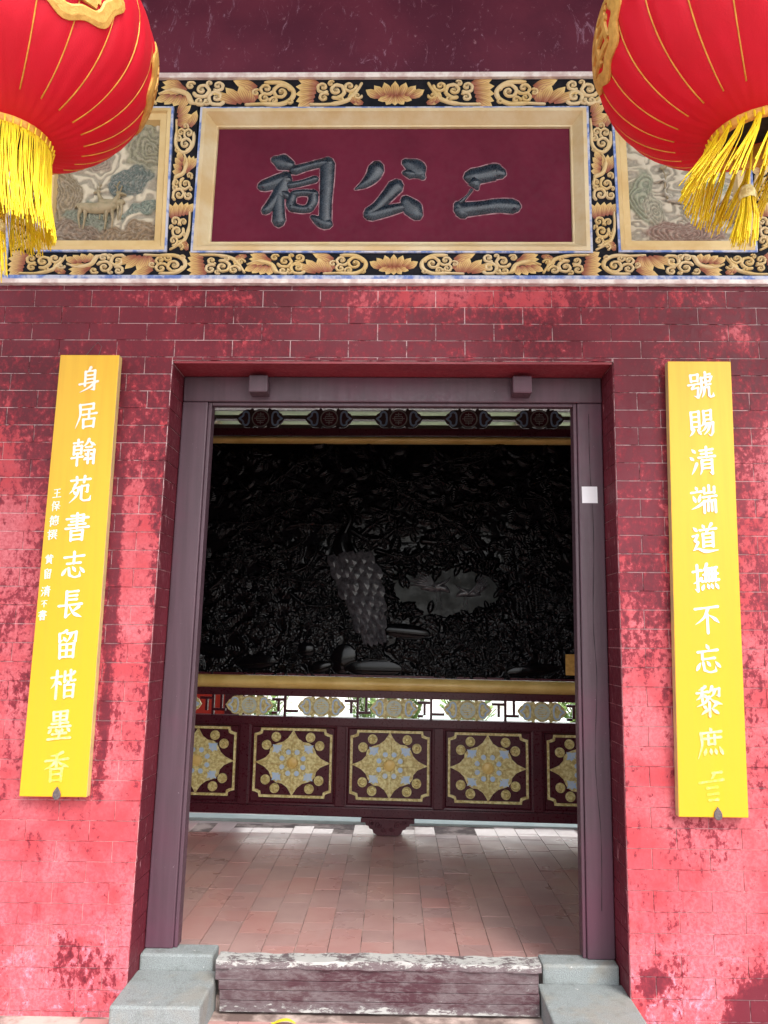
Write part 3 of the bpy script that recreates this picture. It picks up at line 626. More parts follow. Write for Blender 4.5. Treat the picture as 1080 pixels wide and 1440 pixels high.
tag(part('fallen_leaf', mb, simple('yellow_leaf', (.75, .62, .02), None, 20, .5), None, True), 'curled yellow leaf lying on the floor against the threshold', 'leaf')

# ================================================================== YELLOW COUPLET BOARDS
CH = {
'身': "p52,2 46,12 40,18|v32,18 32,72|h32,18 70,15|v70,15 70,88|g70,88 56,88|h34,33 68,32|h34,48 68,47|h10,66 84,58|p72,62 50,80 14,97",
'居': "h22,8 76,5|v76,5 76,24|h24,26 76,24|p22,8 24,50 8,96|h34,46 90,42|v60,32 60,62|v38,64 40,96|h38,64 82,62|v82,62 80,94|h40,92 80,90",
'翰': "h10,14 44,11|v27,2 27,24|v12,26 12,56|h12,26 42,25|v42,25 41,54|h13,40 41,39|h13,54 41,53|h5,70 48,66|v27,54 27,98|p70,2 62,18 48,30|n70,6 82,18 97,26|h60,32 82,31|h54,44 70,43|v70,43 70,92|d58,54 64,62|d66,70 56,78|h76,44 94,43|v94,43 93,94|d80,54 86,62|d90,70 78,78",
'苑': "h12,16 88,13|v34,4 36,26|v66,2 63,24|p30,32 24,48 8,64|h24,44 46,43|p46,43 36,74 10,98|d24,56 36,68|h56,38 80,36|v80,36 79,60|g79,60 70,60|v56,38 56,84|h56,84 66,92 90,90|g90,90 94,74",
'書': "h26,8 74,6|v74,6 73,28|h8,19 92,16|h26,29 74,27|v49,0 49,54|h18,41 82,39|h6,54 96,51|v28,64 29,98|h28,64 74,62|v74,62 73,97|h30,79 72,78|h30,95 72,94",
'志': "h12,20 88,16|v50,2 50,42|h24,43 76,41|d22,60 8,82|v32,60 36,84|h36,84 56,92 76,88|g76,88 76,72|d46,54 58,70|d76,58 92,76",
'長': "v34,4 34,54|h34,6 78,4|h36,20 74,19|h36,34 74,33|h6,54 94,50|v36,54 35,94|g35,94 54,82|p84,60 72,68 62,74|n46,54 66,82 96,96",
'留': "p46,4 34,10 16,14|v20,14 22,42|g22,42 36,34|d36,26 44,38|h50,14 84,10|v84,10 82,42|g82,42 72,40|p66,14 60,30 48,44|v24,52 26,98|h24,52 78,50|v78,50 77,97|h26,73 76,72|v51,52 51,94|h26,95 76,94",
'楷': "h4,26 42,23|v24,4 24,98|p24,28 18,46 4,62|d28,38 40,50|v54,8 54,42|g54,42 66,36|h54,22 68,20|p90,10 84,18 76,22|v76,4 77,36|h77,36 82,40 94,38|p70,44 66,48 62,52|v56,54 57,96|h56,54 90,53|v90,53 89,96|h58,73 88,72|h58,93 88,92",
'墨': "v24,6 26,34|h24,6 76,4|v76,4 74,34|h26,20 74,19|h26,34 74,33|v50,6 50,56|h20,45 80,43|h10,57 90,55|d20,62 10,74|d36,62 40,72|d58,62 62,72|d78,60 88,72|h24,80 76,78|v50,70 50,94|h8,96 92,94",
'香': "p70,4 50,12 26,14|h8,30 92,26|v50,12 50,52|p48,30 32,46 6,58|n52,30 70,44 96,54|v30,58 31,98|h30,58 72,57|v72,57 71,98|h32,76 70,75|h32,95 70,94",
'號': "v14,8 16,32|h14,8 42,6|v42,6 40,30|h16,30 40,29|h4,44 50,40|v26,44 18,58|h18,58 42,56|v42,56 38,90|g38,90 24,84|v70,0 70,18|h70,9 88,7|h54,20 94,17|d94,17 88,30|p54,20 54,60 42,96|h62,37 86,33|v70,26 72,46|h72,46 88,44|p66,56 62,78 54,92|h66,56 82,55|v82,55 82,86|h82,86 88,92 98,88|g98,88 98,76",
'賜': "v12,8 13,70|h12,8 42,6|v42,6 42,70|h14,26 41,25|h14,44 41,43|h14,62 41,61|p20,72 14,84 4,94|d34,72 46,88|v60,6 61,38|h60,6 88,4|v88,4 87,38|h62,22 86,21|h62,38 86,37|p62,40 56,54 46,62|h58,52 94,49|v94,49 92,84|g92,84 84,96 74,88|p70,54 62,70 48,80|p82,54 74,76 58,92",
'清': "d12,6 24,18|d4,34 16,44|p28,58 18,80 8,96|h42,12 90,9|h46,24 86,22|v66,0 66,36|h36,37 98,34|p48,48 47,80 40,98|h48,48 86,46|v86,46 86,96|g86,96 76,90|h50,62 84,61|h50,76 84,75",
'端': "d22,4 28,14|h6,24 44,21|d12,36 20,56|d40,32 32,56|p48,62 26,74 4,82|v72,2 72,26|v54,10 54,28|h54,28 92,26|v92,8 91,27|h48,42 98,39|p72,42 70,50 66,54|v52,56 52,96|h52,56 94,54|v94,54 94,96|v66,56 66,90|v80,56 80,90",
'道': "d44,2 50,12|p78,0 72,8 66,14|h34,20 94,17|p62,20 58,28 52,32|v44,34 45,78|h44,34 82,32|v82,32 81,78|h46,48 80,47|h46,62 80,61|h46,76 80,75|d10,10 22,22|h6,40 24,37|v24,37 14,56|v14,56 24,62|p24,62 18,74 8,86|n6,88 24,84 52,94 98,92",
'撫': "h4,26 34,22|v20,4 20,92|g20,92 8,84|p34,50 20,60 4,66|p56,2 50,14 38,26|h50,18 92,15|h36,60 98,57|v50,20 50,60|v62,18 62,60|v74,17 74,60|v86,16 86,60|h42,38 94,36|d42,72 36,88|d56,70 60,84|d70,70 74,84|d84,68 94,86",
'不': "h8,16 92,12|p56,16 40,46 8,68|v52,36 52,98|n60,40 76,50 94,66",
'忘': "d46,0 54,14|h14,24 86,20|v30,24 30,48|h30,48 74,46|d22,60 8,82|v32,60 36,84|h36,84 56,92 76,88|g76,88 76,72|d46,56 56,70|d76,58 92,76",
'黎': "p38,2 28,8 14,12|h6,22 46,19|v26,8 26,50|p26,24 18,36 4,44|d30,26 42,38|p62,4 56,16 48,24|h60,14 88,11|v88,11 86,34|g86,34 76,32|p72,14 66,28 54,38|p50,36 34,54 4,66|n50,38 68,52 96,62|v50,54 50,98|d28,64 38,72|p42,78 28,86 20,92|p76,58 68,66 60,72|d58,74 80,90",
'庶': "d50,0 56,10|h18,16 90,13|p18,16 20,54 4,96|h28,34 88,31|v44,24 44,52|v66,24 66,52|h44,52 66,51|d34,66 28,84|d50,66 52,82|d66,66 70,82|d82,62 92,84",
'X': "h56,8 88,6|p62,8 56,20 50,26|h8,36 92,30|h34,54 70,52|h36,74 72,72|h40,92 70,91",
'王': "h18,12 82,8|h24,48 78,45|h6,92 94,88|v50,12 50,90",
'保': "p28,4 20,24 4,44|v20,30 20,98|h42,10 84,8|v42,10 43,38|v84,8 83,38|h43,37 83,36|h36,56 98,52|v64,38 64,98|p62,56 50,74 34,84|n66,56 78,72 96,82",
'德': "p28,4 20,18 6,30|p28,26 20,44 4,56|v20,44 20,98|h36,14 96,11|v66,2 66,24|v42,26 43,46|h42,26 92,24|v92,24 91,46|h43,45 91,44|h38,56 96,54|d40,66 34,84|h50,66 54,88 82,88|d64,62 70,72|d86,64 96,78",
'撰': "h4,26 34,22|v20,4 20,92|p34,50 20,60 4,66|h40,8 62,7|v62,7 61,24|h42,25 62,24|h70,8 92,7|v92,7 91,24|h70,25 92,24|h42,44 94,42|v56,34 56,62|v80,34 80,62|h36,64 98,61|p58,70 50,82 38,92|d76,70 94,90",
'黃': "h14,14 86,11|v34,2 34,26|v66,0 66,26|h6,30 94,27|v26,42 27,76|h26,42 76,40|v76,40 75,76|h27,58 75,57|h27,75 75,74|v50,28 50,75|p38,80 28,88 14,96|d62,80 84,94",
}
def glyph(mb, ch, cx, cz, size, y0, shear=.07, wk=1.):
    for st in CH[ch].split('|'):
        ty = st[0]; P = [tuple(map(float, p.split(','))) for p in st[1:].split()]
        n = len(P); pr = {'h': (.85, .62, .62, .95), 'v': (1., .85, .85, .95), 'p': (1.1, .9, .6, .15), 'n': (.35, .7, 1.25, .25), 'd': (.3, .9, 1.2, .7), 'g': (.9, .6, .35, .12)}[ty]
        D = cr(P, 7) if n > 2 else [np.array(P[0])*(1-t)+np.array(P[1])*t for t in np.linspace(0, 1, 8)]
        ws = []; k_ = len(D)
        for i in range(k_):
            t = i/(k_-1)*3; j = min(2, int(t)); ws.append((pr[j]*(1-(t-j))+pr[j+1]*(t-j))*.085*size*wk)
        pts = [(cx+((p[0]-50)/100)*size*.92, cz-((p[1]-50)/100)*size+((p[0]-50)/100)*size*shear) for p in D]
        mb.ribbon(pts, ws, .0016, y0-.00013*len(mb.v)/60, True, True)
def couplet(q_top, q_bot, chars, ctr, label, small=None):
    t = thing('couplet_board', label, 'couplet board', group='yellow couplet boards beside the door')
    (tx0, tx1, tz), (bx0, bx1, bz) = q_top, q_bot; Yf, Yk = -.05, -.012
    mb = MB().hexa([(bx0, Yf, bz), (bx1, Yf, bz), (bx1, Yk, bz), (bx0, Yk, bz)], [(tx0, Yf, tz), (tx1, Yf, tz), (tx1, Yk, tz), (tx0, Yk, tz)])
    me = mb.mesh('board', m_yel); me.materials.append(m_yedge)
    for p in me.polygons:
        if abs(p.normal.x) > .5 or abs(p.normal.z) > .9: p.material_index = 1
    obj('board', me, t, bevel=.003)
    zt, zb, sz, x0, x1 = ctr
    for i, c in enumerate(chars):
        f = i/(len(chars)-1); m_ = MB(); glyph(m_, c, lin(x0, x1, f), lin(zt, zb, f), sz, Yf-.0002, wk=1.22); part('character', m_, m_char, t)
    for j, (c, x, z, s_) in enumerate(small or []):
        m_ = MB(); glyph(m_, c, x+.013, z, s_, Yf-.0002, wk=1.2); part('signature_character', m_, m_char, t)
    nx = lin(bx0, bx1, .56)
    m_ = MB(); pts = [(nx+.017*math.sin(a_)*(1 if math.cos(a_) < 0 else 1-.9*math.cos(a_)**2), bz+.012-.024*math.cos(a_)*(-1) if False else bz+.010+(.032 if math.cos(a_) > 0 else .02)*math.cos(a_)) for a_ in np.linspace(0, 2*math.pi, 17)[:-1]]
    m_.prism(pts, Yf-.006, Yf-.001); part('retaining_nail', m_, m_iron, t, bevel=.002)
    return t
lb = couplet((-1.491, -1.228, 2.643), (-1.517, -1.242, .775), '身居翰苑書志長留楷墨香', (2.528, .893, .118, -1.352, -1.374), 'yellow vertical board with worn white characters and a small signature, left of the doorway',
             [('王', -1.47, 2.02, .042), ('保', -1.472, 1.965, .042), ('德', -1.475, 1.90, .046), ('撰', -1.477, 1.84, .046), ('黃', -1.482, 1.735, .040), ('留', -1.484, 1.675, .042), ('清', -1.487, 1.60, .044), ('不', -1.489, 1.55, .03), ('書', -1.492, 1.50, .040)])
rb = couplet((1.178, 1.452, 2.622), (1.128, 1.404, .728), '號賜清端道撫不忘黎庶X', (2.508, .845, .122, 1.312, 1.264), 'yellow vertical board whose lowest white characters have almost faded, right of the doorway')
for b_, x, z in ((lb, -1.345, 2.643), (rb, 1.29, 2.622)):
    pts = [(x-.045, -.03, z-.002), (x-.02, -.012, z+.05), (x+.0, -.008, z+.075), (x+.02, -.012, z+.055), (x+.015, -.03, z-.002)] if b_ is lb else [(x-.03, -.03, z-.002), (x-.02, -.015, z+.014), (x+.03, -.012, z+.010), (x+.04, -.02, z-.002)]
    part('hanging_wire', MB().tube(pts, .0013, 5), m_iron, b_)

# ================================================================== CARVED HANGING SCREEN
YS = 2.70
scr = thing('carved_screen', 'black carved screen in gold rails standing behind the doorway', 'screen', (-.08, YS, 0), (0, math.radians(.55), math.radians(-2.2)))
def sp(name, mb, mat, smooth=False, bevel=0, sharp=None, parent=None): return part(name, mb, mat, parent or scr, smooth, bevel, sharp)
W2 = 2.05
sp('rail', MB().box(-W2, W2, -.04, .05, 3.235, 3.33), m_screen, bevel=.004)
sp('rail', MB().box(-W2, W2, -.05, .06, 2.995, 3.058), m_screen, bevel=.006)
def half_round(z0, z1, y, bul):
    mb = MB(); n = 8; prof = [(y-bul*math.sin(math.pi*i/n), lin(z0, z1, i/n)) for i in range(n+1)]+[(y+.03, z1), (y+.03, z0)]
    b0 = len(mb.v)
    for x in (-W2, W2): mb.v += [(x, p[0], p[1]) for p in prof]
    k_ = len(prof); mb.f += [(i, (i+1) % k_, k_+(i+1) % k_, k_+i) for i in range(k_)]+[tuple(range(k_)), tuple(range(2*k_-1, k_-1, -1))]
    return mb
sp('gold_rail', half_round(2.938, 2.992, -.04, .03), m_goldr, True, 0, 50)
sp('gold_rail', half_round(1.028, 1.122, -.04, .035), m_goldr, True, 0, 50)
sp('rail', MB().box(-W2, W2, -.04, .05, .972, 1.0275), m_screen, bevel=.004)
sp('rail', MB().box(-W2, W2, -.04, .05, .762, .822), m_screen, bevel=.004)
sp('rail', MB().box(-W2, W2, -.045, .055, .118, .185), m_screen, bevel=.006)
sp('rail', MB().box(-W2, W2, -.03, .04, 1.1235, 1.14), m_screen)
PX = [-1.782, -1.055, -.328, .399, 1.126, 1.853]
for x in PX: sp('stile', MB().box(x-.035, x+.035, -.035, .045, .1855, .7615), m_screen, bevel=.004)
# ornament meshes, shared by every panel
def orn():
    hw, hh = .295, .25; out = {}
    n = .05; P = [(-hw+n, -hh), (hw-n, -hh), (hw-n*.9, -hh+n*.55), (hw-n*.45, -hh+n*.75), (hw, -hh+n*.85), (hw, hh-n*.85), (hw-n*.45, hh-n*.75), (hw-n*.9, hh-n*.55), (hw-n, hh), (-hw+n, hh), (-hw+n*.9, hh-n*.55), (-hw+n*.45, hh-n*.75), (-hw, hh-n*.85), (-hw, -hh+n*.85), (-hw+n*.45, -hh+n*.75), (-hw+n*.9, -hh+n*.55)]
    mb = MB(); I = [(x*(1-.058), z*(1-.07)) for x, z in P]; k_ = len(P)
    for i in range(k_):
        j = (i+1) % k_; mb.hexa([(P[i][0], -.012, P[i][1]), (P[j][0], -.012, P[j][1]), (P[j][0], .004, P[j][1]), (P[i][0], .004, P[i][1])], [(I[i][0], -.012, I[i][1]), (I[j][0], -.012, I[j][1]), (I[j][0], .004, I[j][1]), (I[i][0], .004, I[i][1])])
    out['ornament_frame'] = mb.mesh('ornament_frame', m_gilt)
    q = [(0, .96), (.05, .84), (.13, .70), (.26, .60), (.40, .58), (.50, .50), (.55, .40), (.60, .26), (.72, .13), (.86, .05)]; mb = MB(); star = []
    for k_ in range(4):
        for x, z in q:
            for _ in range(k_): x, z = z, -x
            star.append((x*hw, z*hh))
    mb.prism(star, -.010, .004); out['star'] = mb.mesh('star', m_gilt)
    mb = MB()
    for sx in (-1, 1):
        for sz in (-1, 1):
            for ux, uz in ((.44, .74), (.68, .50)):
                mb = MB(); cx, cz = sx*ux*hw, sz*uz*hh; mb.disc(cx, cz, .0355, -.012, .003, 18); a0 = math.atan2(-cz, -cx)
                pts = [(cx+(.031*(1-t*.85))*math.cos(a0+sx*sz*(1 if ux < .5 else -1)*t*9), cz+(.031*(1-t*.85))*math.sin(a0+sx*sz*(1 if ux < .5 else -1)*t*9)) for t in np.linspace(0, 1, 22)]
                mb.ribbon(pts, [.009*(1-.4*i/22) for i in range(22)], .011, -.0115); out['curl%d%d%d' % (sx, sz, ux > .5)] = mb.mesh('curl', m_gilt, True, 40)
    mb = MB()
    for sx in (-1, 1):
        for sz in (-1, 1):
            mb = MB(); cx, cz = sx*.40*hw, sz*.40*hh; r = .036
            mb.prism([(cx-r, cz-r*.8), (cx-r*.35, cz-r*.6), (cx, cz-r), (cx+r*.35, cz-r*.6), (cx+r, cz-r*.8), (cx+r*.75, cz), (cx+r, cz+r*.8), (cx, cz+r*.7), (cx-r, cz+r*.8), (cx-r*.75, cz)], -.0125, 0); out['blue_inlay%d%d' % (sx, sz)] = mb.mesh('blue_inlay', m_pblue)
    for k_ in range(8):
        a_ = math.pi/8+k_*math.pi/4; out['blue_inlay_r%d' % k_] = MB().disc(.29*hw*math.cos(a_), .33*hh*math.sin(a_), .019, -.0135, 0, 12).mesh('blue_inlay', m_pblue)
    mb = MB()
    for k_ in range(8):
        a_ = k_*math.pi/4; c, s = math.cos(a_), math.sin(a_); L = 1. if k_ % 2 == 0 else .62
        mb.ribbon([(.12*hw*c, .12*hh*s), (.34*hw*c*L, .34*hh*s*L), (.62*hw*c*L, .62*hh*s*L), (.86*hw*c*L, .86*hh*s*L)], [.020, .032, .022, .004], .007, -.0098)
        a2 = a_+.39; mb.ribbon([tuple(p) for p in cr([((.30*hw+.025*math.cos(q_))*math.cos(a2)-.025*math.sin(q_)*math.sin(a2), (.33*hh+.025*math.cos(q_))*math.sin(a2)+.025*math.sin(q_)*math.cos(a2)) for q_ in np.linspace(-2.4, 2.4, 8)], 2)], [.007]*15, .006, -.010)
    mb.disc(0, 0, .046, -.018, 0, 24, 0); 
    out['petal'] = mb.mesh('petal', m_gilt, True, 40)
    mb = MB().disc(0, 0, .034, -.022, 0, 24, .008); mb.ribbon([(.04*math.cos(t), .04*math.sin(t)) for t in np.linspace(0, 6.283, 28)], [.008]*28, .009, -.017, False)
    out['boss'] = mb.mesh('boss', m_goldr, True, 40)
    return out
ORN = orn()
pm_ = MB().box(-.3285, .3285, .0, .02, -.2875, .2875).mesh('panel', m_screen)
for x0, x1 in zip(PX, PX[1:]):
    p = obj('panel', pm_, scr, ((x0+x1)/2, -.005, .4735))
    for nm, me in ORN.items(): obj(me.name.split('.')[0], me, p, (0, -.0004, .012))
    sm = MB(); rect_frame(sm, [(-.3283, -.2873), (.3283, -.2873), (.3283, .2873), (-.3283, .2873)], [(0, -.02), (.012, -.018), (.022, -.0006)]); part('bead', sm, m_screen, p)
    part('panel_seam', MB().box(-.328, .328, -.0011, -.0006, .0115, .0135), simple('seam_dark', (.02, .008, .006), None, 5, .9, bump=0) if 'seam_dark' not in bpy.data.materials else bpy.data.materials['seam_dark'], p)
# medallions
def shou(mb, r, y):
    w = r*.11
    for z, a_ in ((.0, .78), (.28, .5), (-.28, .5), (.55, .42), (-.55, .42)): mb.ribbon([(-a_*r, z*r), (a_*r, z*r)], [w, w], .003, y, False, True)
    for x in (-.5, .5): mb.ribbon([(x*r, -.28*r), (x*r, -.08*r)], [w, w], .003, y, False, True); mb.ribbon([(x*r, .28*r), (x*r, .08*r)], [w, w], .003, y, False, True)
    mb.ribbon([(0, .78*r), (0, .3*r)], [w, w], .003, y, False, True); mb.ribbon([(0, -.78*r), (0, -.3*r)], [w, w], .003, y, False, True)
def medallion(dark):
    A, B = (m_dgrey, m_dblue) if dark else (m_gilt, m_pblue); base = MB(); r = .066
    base.disc(0, 0, r+.006, -.012, .012, 28)
    cl = [(.05, -.062), (.10, -.070), (.128, -.062), (.142, -.044), (.158, -.036), (.182, 0), (.158, .036), (.142, .044), (.128, .062), (.10, .070), (.05, .062)]
    base.prism(cl, -.010, .010); base.prism([(-x, z) for x, z in reversed(cl)], -.010, .010)
    for s in (-1, 1):
        for z in (-.066, .066): base.disc(s*.066, z, .012, -.013, .0095, 10)
    d = {'medallion_body': base.mesh('medallion_body', m_dark if dark else m_gilt)}
    f = MB(); f.disc(0, 0, r-.009, -.0135, 0, 26); d['medallion_inlay'] = f.mesh('medallion_inlay', m_screen if dark else simple('pale_blue_grey_field', (.50, .58, .56), (.58, .62, .5), 30, .6) if 'pale_blue_grey_field' not in bpy.data.materials else bpy.data.materials['pale_blue_grey_field'])
    g_ = MB(); g_.ribbon([((r-.004)*math.cos(t), (r-.004)*math.sin(t)) for t in np.linspace(0, 6.2832, 33)], [.009]*33, .005, -.0125, False); shou(g_, r*.88, -.0132)
    d['longevity_sign'] = g_.mesh('longevity_sign', A, True, 40)
    for s in (-1, 1):
        c = MB()
        for sz in (-1, 1):
            pts = cr([(s*.086, sz*.004), (s*.092, sz*.04), (s*.112, sz*.052), (s*.13, sz*.04), (s*.132, sz*.022), (s*.16, 0)], 3); c.ribbon([tuple(p) for p in pts], [.014]*len(pts), .006, -.0105)
        d['cloud_head%d' % s] = c.mesh('cloud_head', B, True, 40)
    return d
MD, ML = medallion(True), medallion(False)
for i in range(-3, 5):
    x = -.488+i*.553
    if abs(x) > 2: continue
    for D_, z, s_, x_ in ((ML, .898, 1.0, -.488+i*.5505), (MD, 3.147, 1.08, -.495+i*.556)):
        b = obj('medallion', D_['medallion_body'], scr, (x_, 0, z)); b.scale = (s_, 1, s_)
        for nm in ('medallion_inlay', 'longevity_sign', 'cloud_head-1', 'cloud_head1'): obj(D_[nm].name.split('.')[0], D_[nm], b)
    # fretwork of the lower opening between medallions
    xm = x+.275; fm = MB(); t = .018; s = 1 if i % 2 else -1
    def bar(x0, x1, z0, z1): sp('fret_bar', MB().box(x0, x1, -.012, .018, z0, z1), m_screen)
    bar(xm-t/2, xm+t/2, .8225, .9715); bar(xm+t/2+.0005, xm+.10, .938-.03*s, .938-.03*s+t) if False else bar(xm-.10, xm-t/2-.0005, .935, .935+t)
    bar(xm+t/2+.0005, xm+.10, .852, .852+t); bar(xm-.058, xm-.058+t, .8525, .9345); bar(xm-.10, xm-.0585, .836, .836+t) if s > 0 else bar(xm+.055, xm+.055+t, .8705, .9715)
# black carving as a deep relief
def carving(X, Z):
    h = .012*fbm(X, Z, 6, 50)+.004*fbm(X, Z, 25, 51); xs = X[0]; zs = Z[:, 0]; r = np.random.default_rng(11)
    def win(x, z, R):
        i0, i1 = np.searchsorted(xs, (x-R, x+R)); j0, j1 = np.searchsorted(zs, (z-R, z+R)); return slice(j0, j1), slice(i0, i1)
    def leafst(x, z, a_, L, W, amp):
        s = win(x, z, L*1.1); dx = X[s]-x; dz = Z[s]-z; u = (dx*math.cos(a_)+dz*math.sin(a_))/L; v = (-dx*math.sin(a_)+dz*math.cos(a_))/W
        wv = np.sin(np.pi*u.clip(0, 1))**.7; m = (np.abs(v) < wv) & (u > 0) & (u < 1)
        hh = amp*(1-(np.abs(v)/(wv+1e-6))**2*.7)-.003*(np.abs(v) < .06)+.0015*np.sin(u*40+np.abs(v)*8); h[s] = np.where(m, h[s]*.55+hh, h[s])
    def rose(x, z, R, amp):
        s = win(x, z, R); dx = X[s]-x; dz = Z[s]-z; d = np.hypot(dx, dz)/R; an = np.arctan2(dz, dx); m = d < 1+.08*np.sin(an*7)
        hh = amp*(1-d**2*.6)*(.8+.5*np.abs(np.sin(d*10+an*1.5+.5*np.sin(an*5)))); h[s] = np.where(m, np.maximum(h[s]*.5, hh), h[s])
    def branch(pts, w_, amp):
        P = cr(pts, 10)
        for i, p in enumerate(P):
            R = w_*(1-.6*i/len(P)); s = win(p[0], p[1], R); d = np.hypot(X[s]-p[0], Z[s]-p[1])/R; h[s] = np.where(d < 1, np.maximum(h[s], amp*np.sqrt((1-d**2).clip(0))), h[s])
    for k_ in range(1700):                 # foliage, denser and larger towards the bottom
        x = r.uniform(-2, 2); z = 1.14+1.78*r.random()**1.35; L = r.uniform(.06, .15)*(1.25-.25*(z-1.1)); leafst(x, z, r.uniform(0, 6.28), L, L*r.uniform(.16, .34), r.uniform(.01, .022))
    for k_ in range(40):                   # pine and cloud branches
        x = r.uniform(-2, 1.8); z = r.uniform(1.6, 2.85); a_ = r.uniform(-.5, .5); pts = [(x, z)]
        for _ in range(4): a_ += r.uniform(-.7, .7); x += .13*math.cos(a_); z += .13*math.sin(a_); pts.append((x, z))
        branch(pts, r.uniform(.012, .028), .035)
        for p in pts[1:]:
            for q in range(9): leafst(p[0], p[1], q*.7+r.random(), r.uniform(.05, .09), .007, .024)
    for k_ in range(46):
        x = r.uniform(-1.9, 1.9); z = r.uniform(1.16, 1.55) if k_ < 34 else r.uniform(1.5, 2.5)
        if k_ < 9: x = r.uniform(.25, .95)
        R = r.uniform(.045, .085)
        for q in range(7): leafst(x, z, q*.9+r.random(), R*2.1, R*.5, .02)
        rose(x, z, R, .045)
    # willow or water falling at the right, reeds left of the peacock
    for (x0, x1, z0, z1, n) in ((.98, 1.36, 1.35, 1.95, 30), (-.62, -.38, 1.4, 2.0, 14)):
        for k_ in range(n):
            x = r.uniform(x0, x1); branch([(x, z0+r.uniform(0, .1)), (x+r.uniform(-.02, .03), (z0+z1)/2), (x+r.uniform(-.06, .02), z1-r.uniform(0, .2))], .0085, .030)
    # smooth rocks and boat shapes
    for (x, z, rx, rz, amp, tilt) in ((-.33, 1.25, .10, .12, .05, -.5), (.13, 1.47, .20, .055, .045, -.08), (.2, 1.62, .16, .045, .042, .15), (-.5, 1.19, .09, .05, .05, .3), (-.1, 1.19, .22, .07, .035, 0), (-1.0, 1.22, .16, .06, .04, .1), (-1.35, 1.3, .13, .05, .04, -.2), (-.62, 1.32, .07, .06, .045, .1), (1.1, 1.2, .2, .05, .035, .1)):
        c, s_ = math.cos(tilt), math.sin(tilt); dx = X-x; dz = Z-z; d = np.sqrt(((dx*c+dz*s_)/rx)**2+((-dx*s_+dz*c)/rz)**2)
        h[:] = np.where(d < 1, amp*(1-.35*d**2)-.5*amp*(((-dx*s_+dz*c)/rz) < -.3), h)
    d = np.sqrt(((X-.47)/.44)**2+((Z-1.78)/.21)**2)+.35*(fbm(X, Z, 9, 91)-.5); m = np.clip((1-d)*7, 0, 1); h[:] = h*(1-m*.88)
    for k_ in range(110):
        an = r.uniform(0, 6.28); q_ = r.uniform(.86, 1.12); L = r.uniform(.05, .11); leafst(.47+.44*q_*math.cos(an), 1.78+.21*q_*math.sin(an), r.uniform(0, 6.28), L, L*.26, .03)
    branch([(.05, 2.0), (.3, 1.93), (.55, 1.97), (.8, 1.9), (.98, 1.95)], .016, .04); branch([(.95, 1.5), (.82, 1.62), (.86, 1.78), (.78, 1.9)], .012, .035)
    return h, None
cm = heightfield(-2.02, 2.02, 1.125, 2.94, 900, 420, carving, -.002, m_lac, 'carved_panel'); obj('carved_panel', cm, scr)
sp('panel_backing', MB().box(-2.03, 2.03, .001, .03, 1.1405, 2.9375), m_lac)
# flat water behind the cranes; its grey-green paints in the outdoor reflection
mb = MB(); pts = [(.10, 1.64), (.22, 1.56), (.40, 1.60), (.58, 1.53), (.74, 1.60), (.80, 1.70), (.93, 1.78), (.86, 1.95), (.74, 1.99), (.60, 1.94), (.42, 2.01), (.30, 1.96), (.10, 1.98), (.04, 1.85)]; mb.prism([tuple(p) for p in cr(pts+[pts[0]], 4)[:-1]], -.0115, -.004); sp('still_water', mb, simple('reflection_tint_lacquer', (.004, .006, .005), (.012, .017, .014), 5, .4, bump=.5, bscale=14, spec=.25))
# peacock with scaled tail
pk = MB(); le = cr([(-.46, 2.03), (-.42, 1.88), (-.34, 1.72), (-.27, 1.56), (-.20, 1.44)], 6); re_ = cr([(-.13, 2.05), (-.06, 1.90), (-.03, 1.74), (-.01, 1.60), (-.02, 1.47)], 6)
m_pea = simple('pale_grey_lacquer', (.075, .075, .082), (.022, .022, .026), 30, .22, bump=.3)  # paler grey than the panel lacquer, for tail and cranes
b0 = len(pk.v); nU = 9
for i in range(len(le)):
    for k_ in range(nU):
        u = k_/(nU-1); p = le[i]*(1-u)+re_[i]*u; pk.v.append((p[0], -.03-.045*math.sin(math.pi*u)**.6, p[1]))
for i in range(len(le)-1):
    for k_ in range(nU-1): q = b0+i*nU+k_; pk.f.append((q, q+1, q+nU+1, q+nU))
for row in range(11):
    t = row/10; c0 = le[int(t*(len(le)-1))]; c1 = re_[int(t*(len(le)-1))]; nn = 5
    for k_ in range(nn):
        u = (k_+.5+(.5 if row % 2 else 0))/nn
        if u > .97: continue
        u += random.uniform(-.04, .04); p = c0*(1-u)+c1*u+np.array((0, random.uniform(-.012, .012))); y = -.034-.045*math.sin(math.pi*u)**.6; L = .095; hw = np.linalg.norm(c1-c0)/nn*.64; a_ = math.radians(-68+random.uniform(-9, 9)); L *= random.uniform(.85, 1.2)
        n = len(pk.v); cs, sn = math.cos(a_), math.sin(a_); sh = [(-.2, -.7), (.4, -1), (.8, -.75), (1, 0), (.8, .75), (.4, 1), (-.2, .7)]
        pk.v += [(p[0]+s_*L*cs-q*hw*sn, y-.002-.008*max(0, s_)+.003*abs(q), p[1]+s_*L*sn+q*hw*cs) for s_, q in sh]+[(p[0]+.5*L*cs, y-.016, p[1]+.5*L*sn)]
        pk.f += [(n+i, n+(i+1) % 7, n+7) for i in range(7)]
sp('peacock_tail', pk, m_pea); pk = MB()
for st in ([(-.30, 2.0, .16), (-.36, 2.12, .15), (-.34, 2.24, .09)], [(-.34, 2.22, .06), (-.30, 2.34, .045), (-.36, 2.44, .05)], [(-.37, 2.45, .05), (-.43, 2.43, .012)]):
    k_ = cr(st, 5); pk.ribbon([(p[0], p[1]) for p in k_], [p[2] for p in k_], .035, -.03)
sp('peacock_neck', pk, m_lac, True)
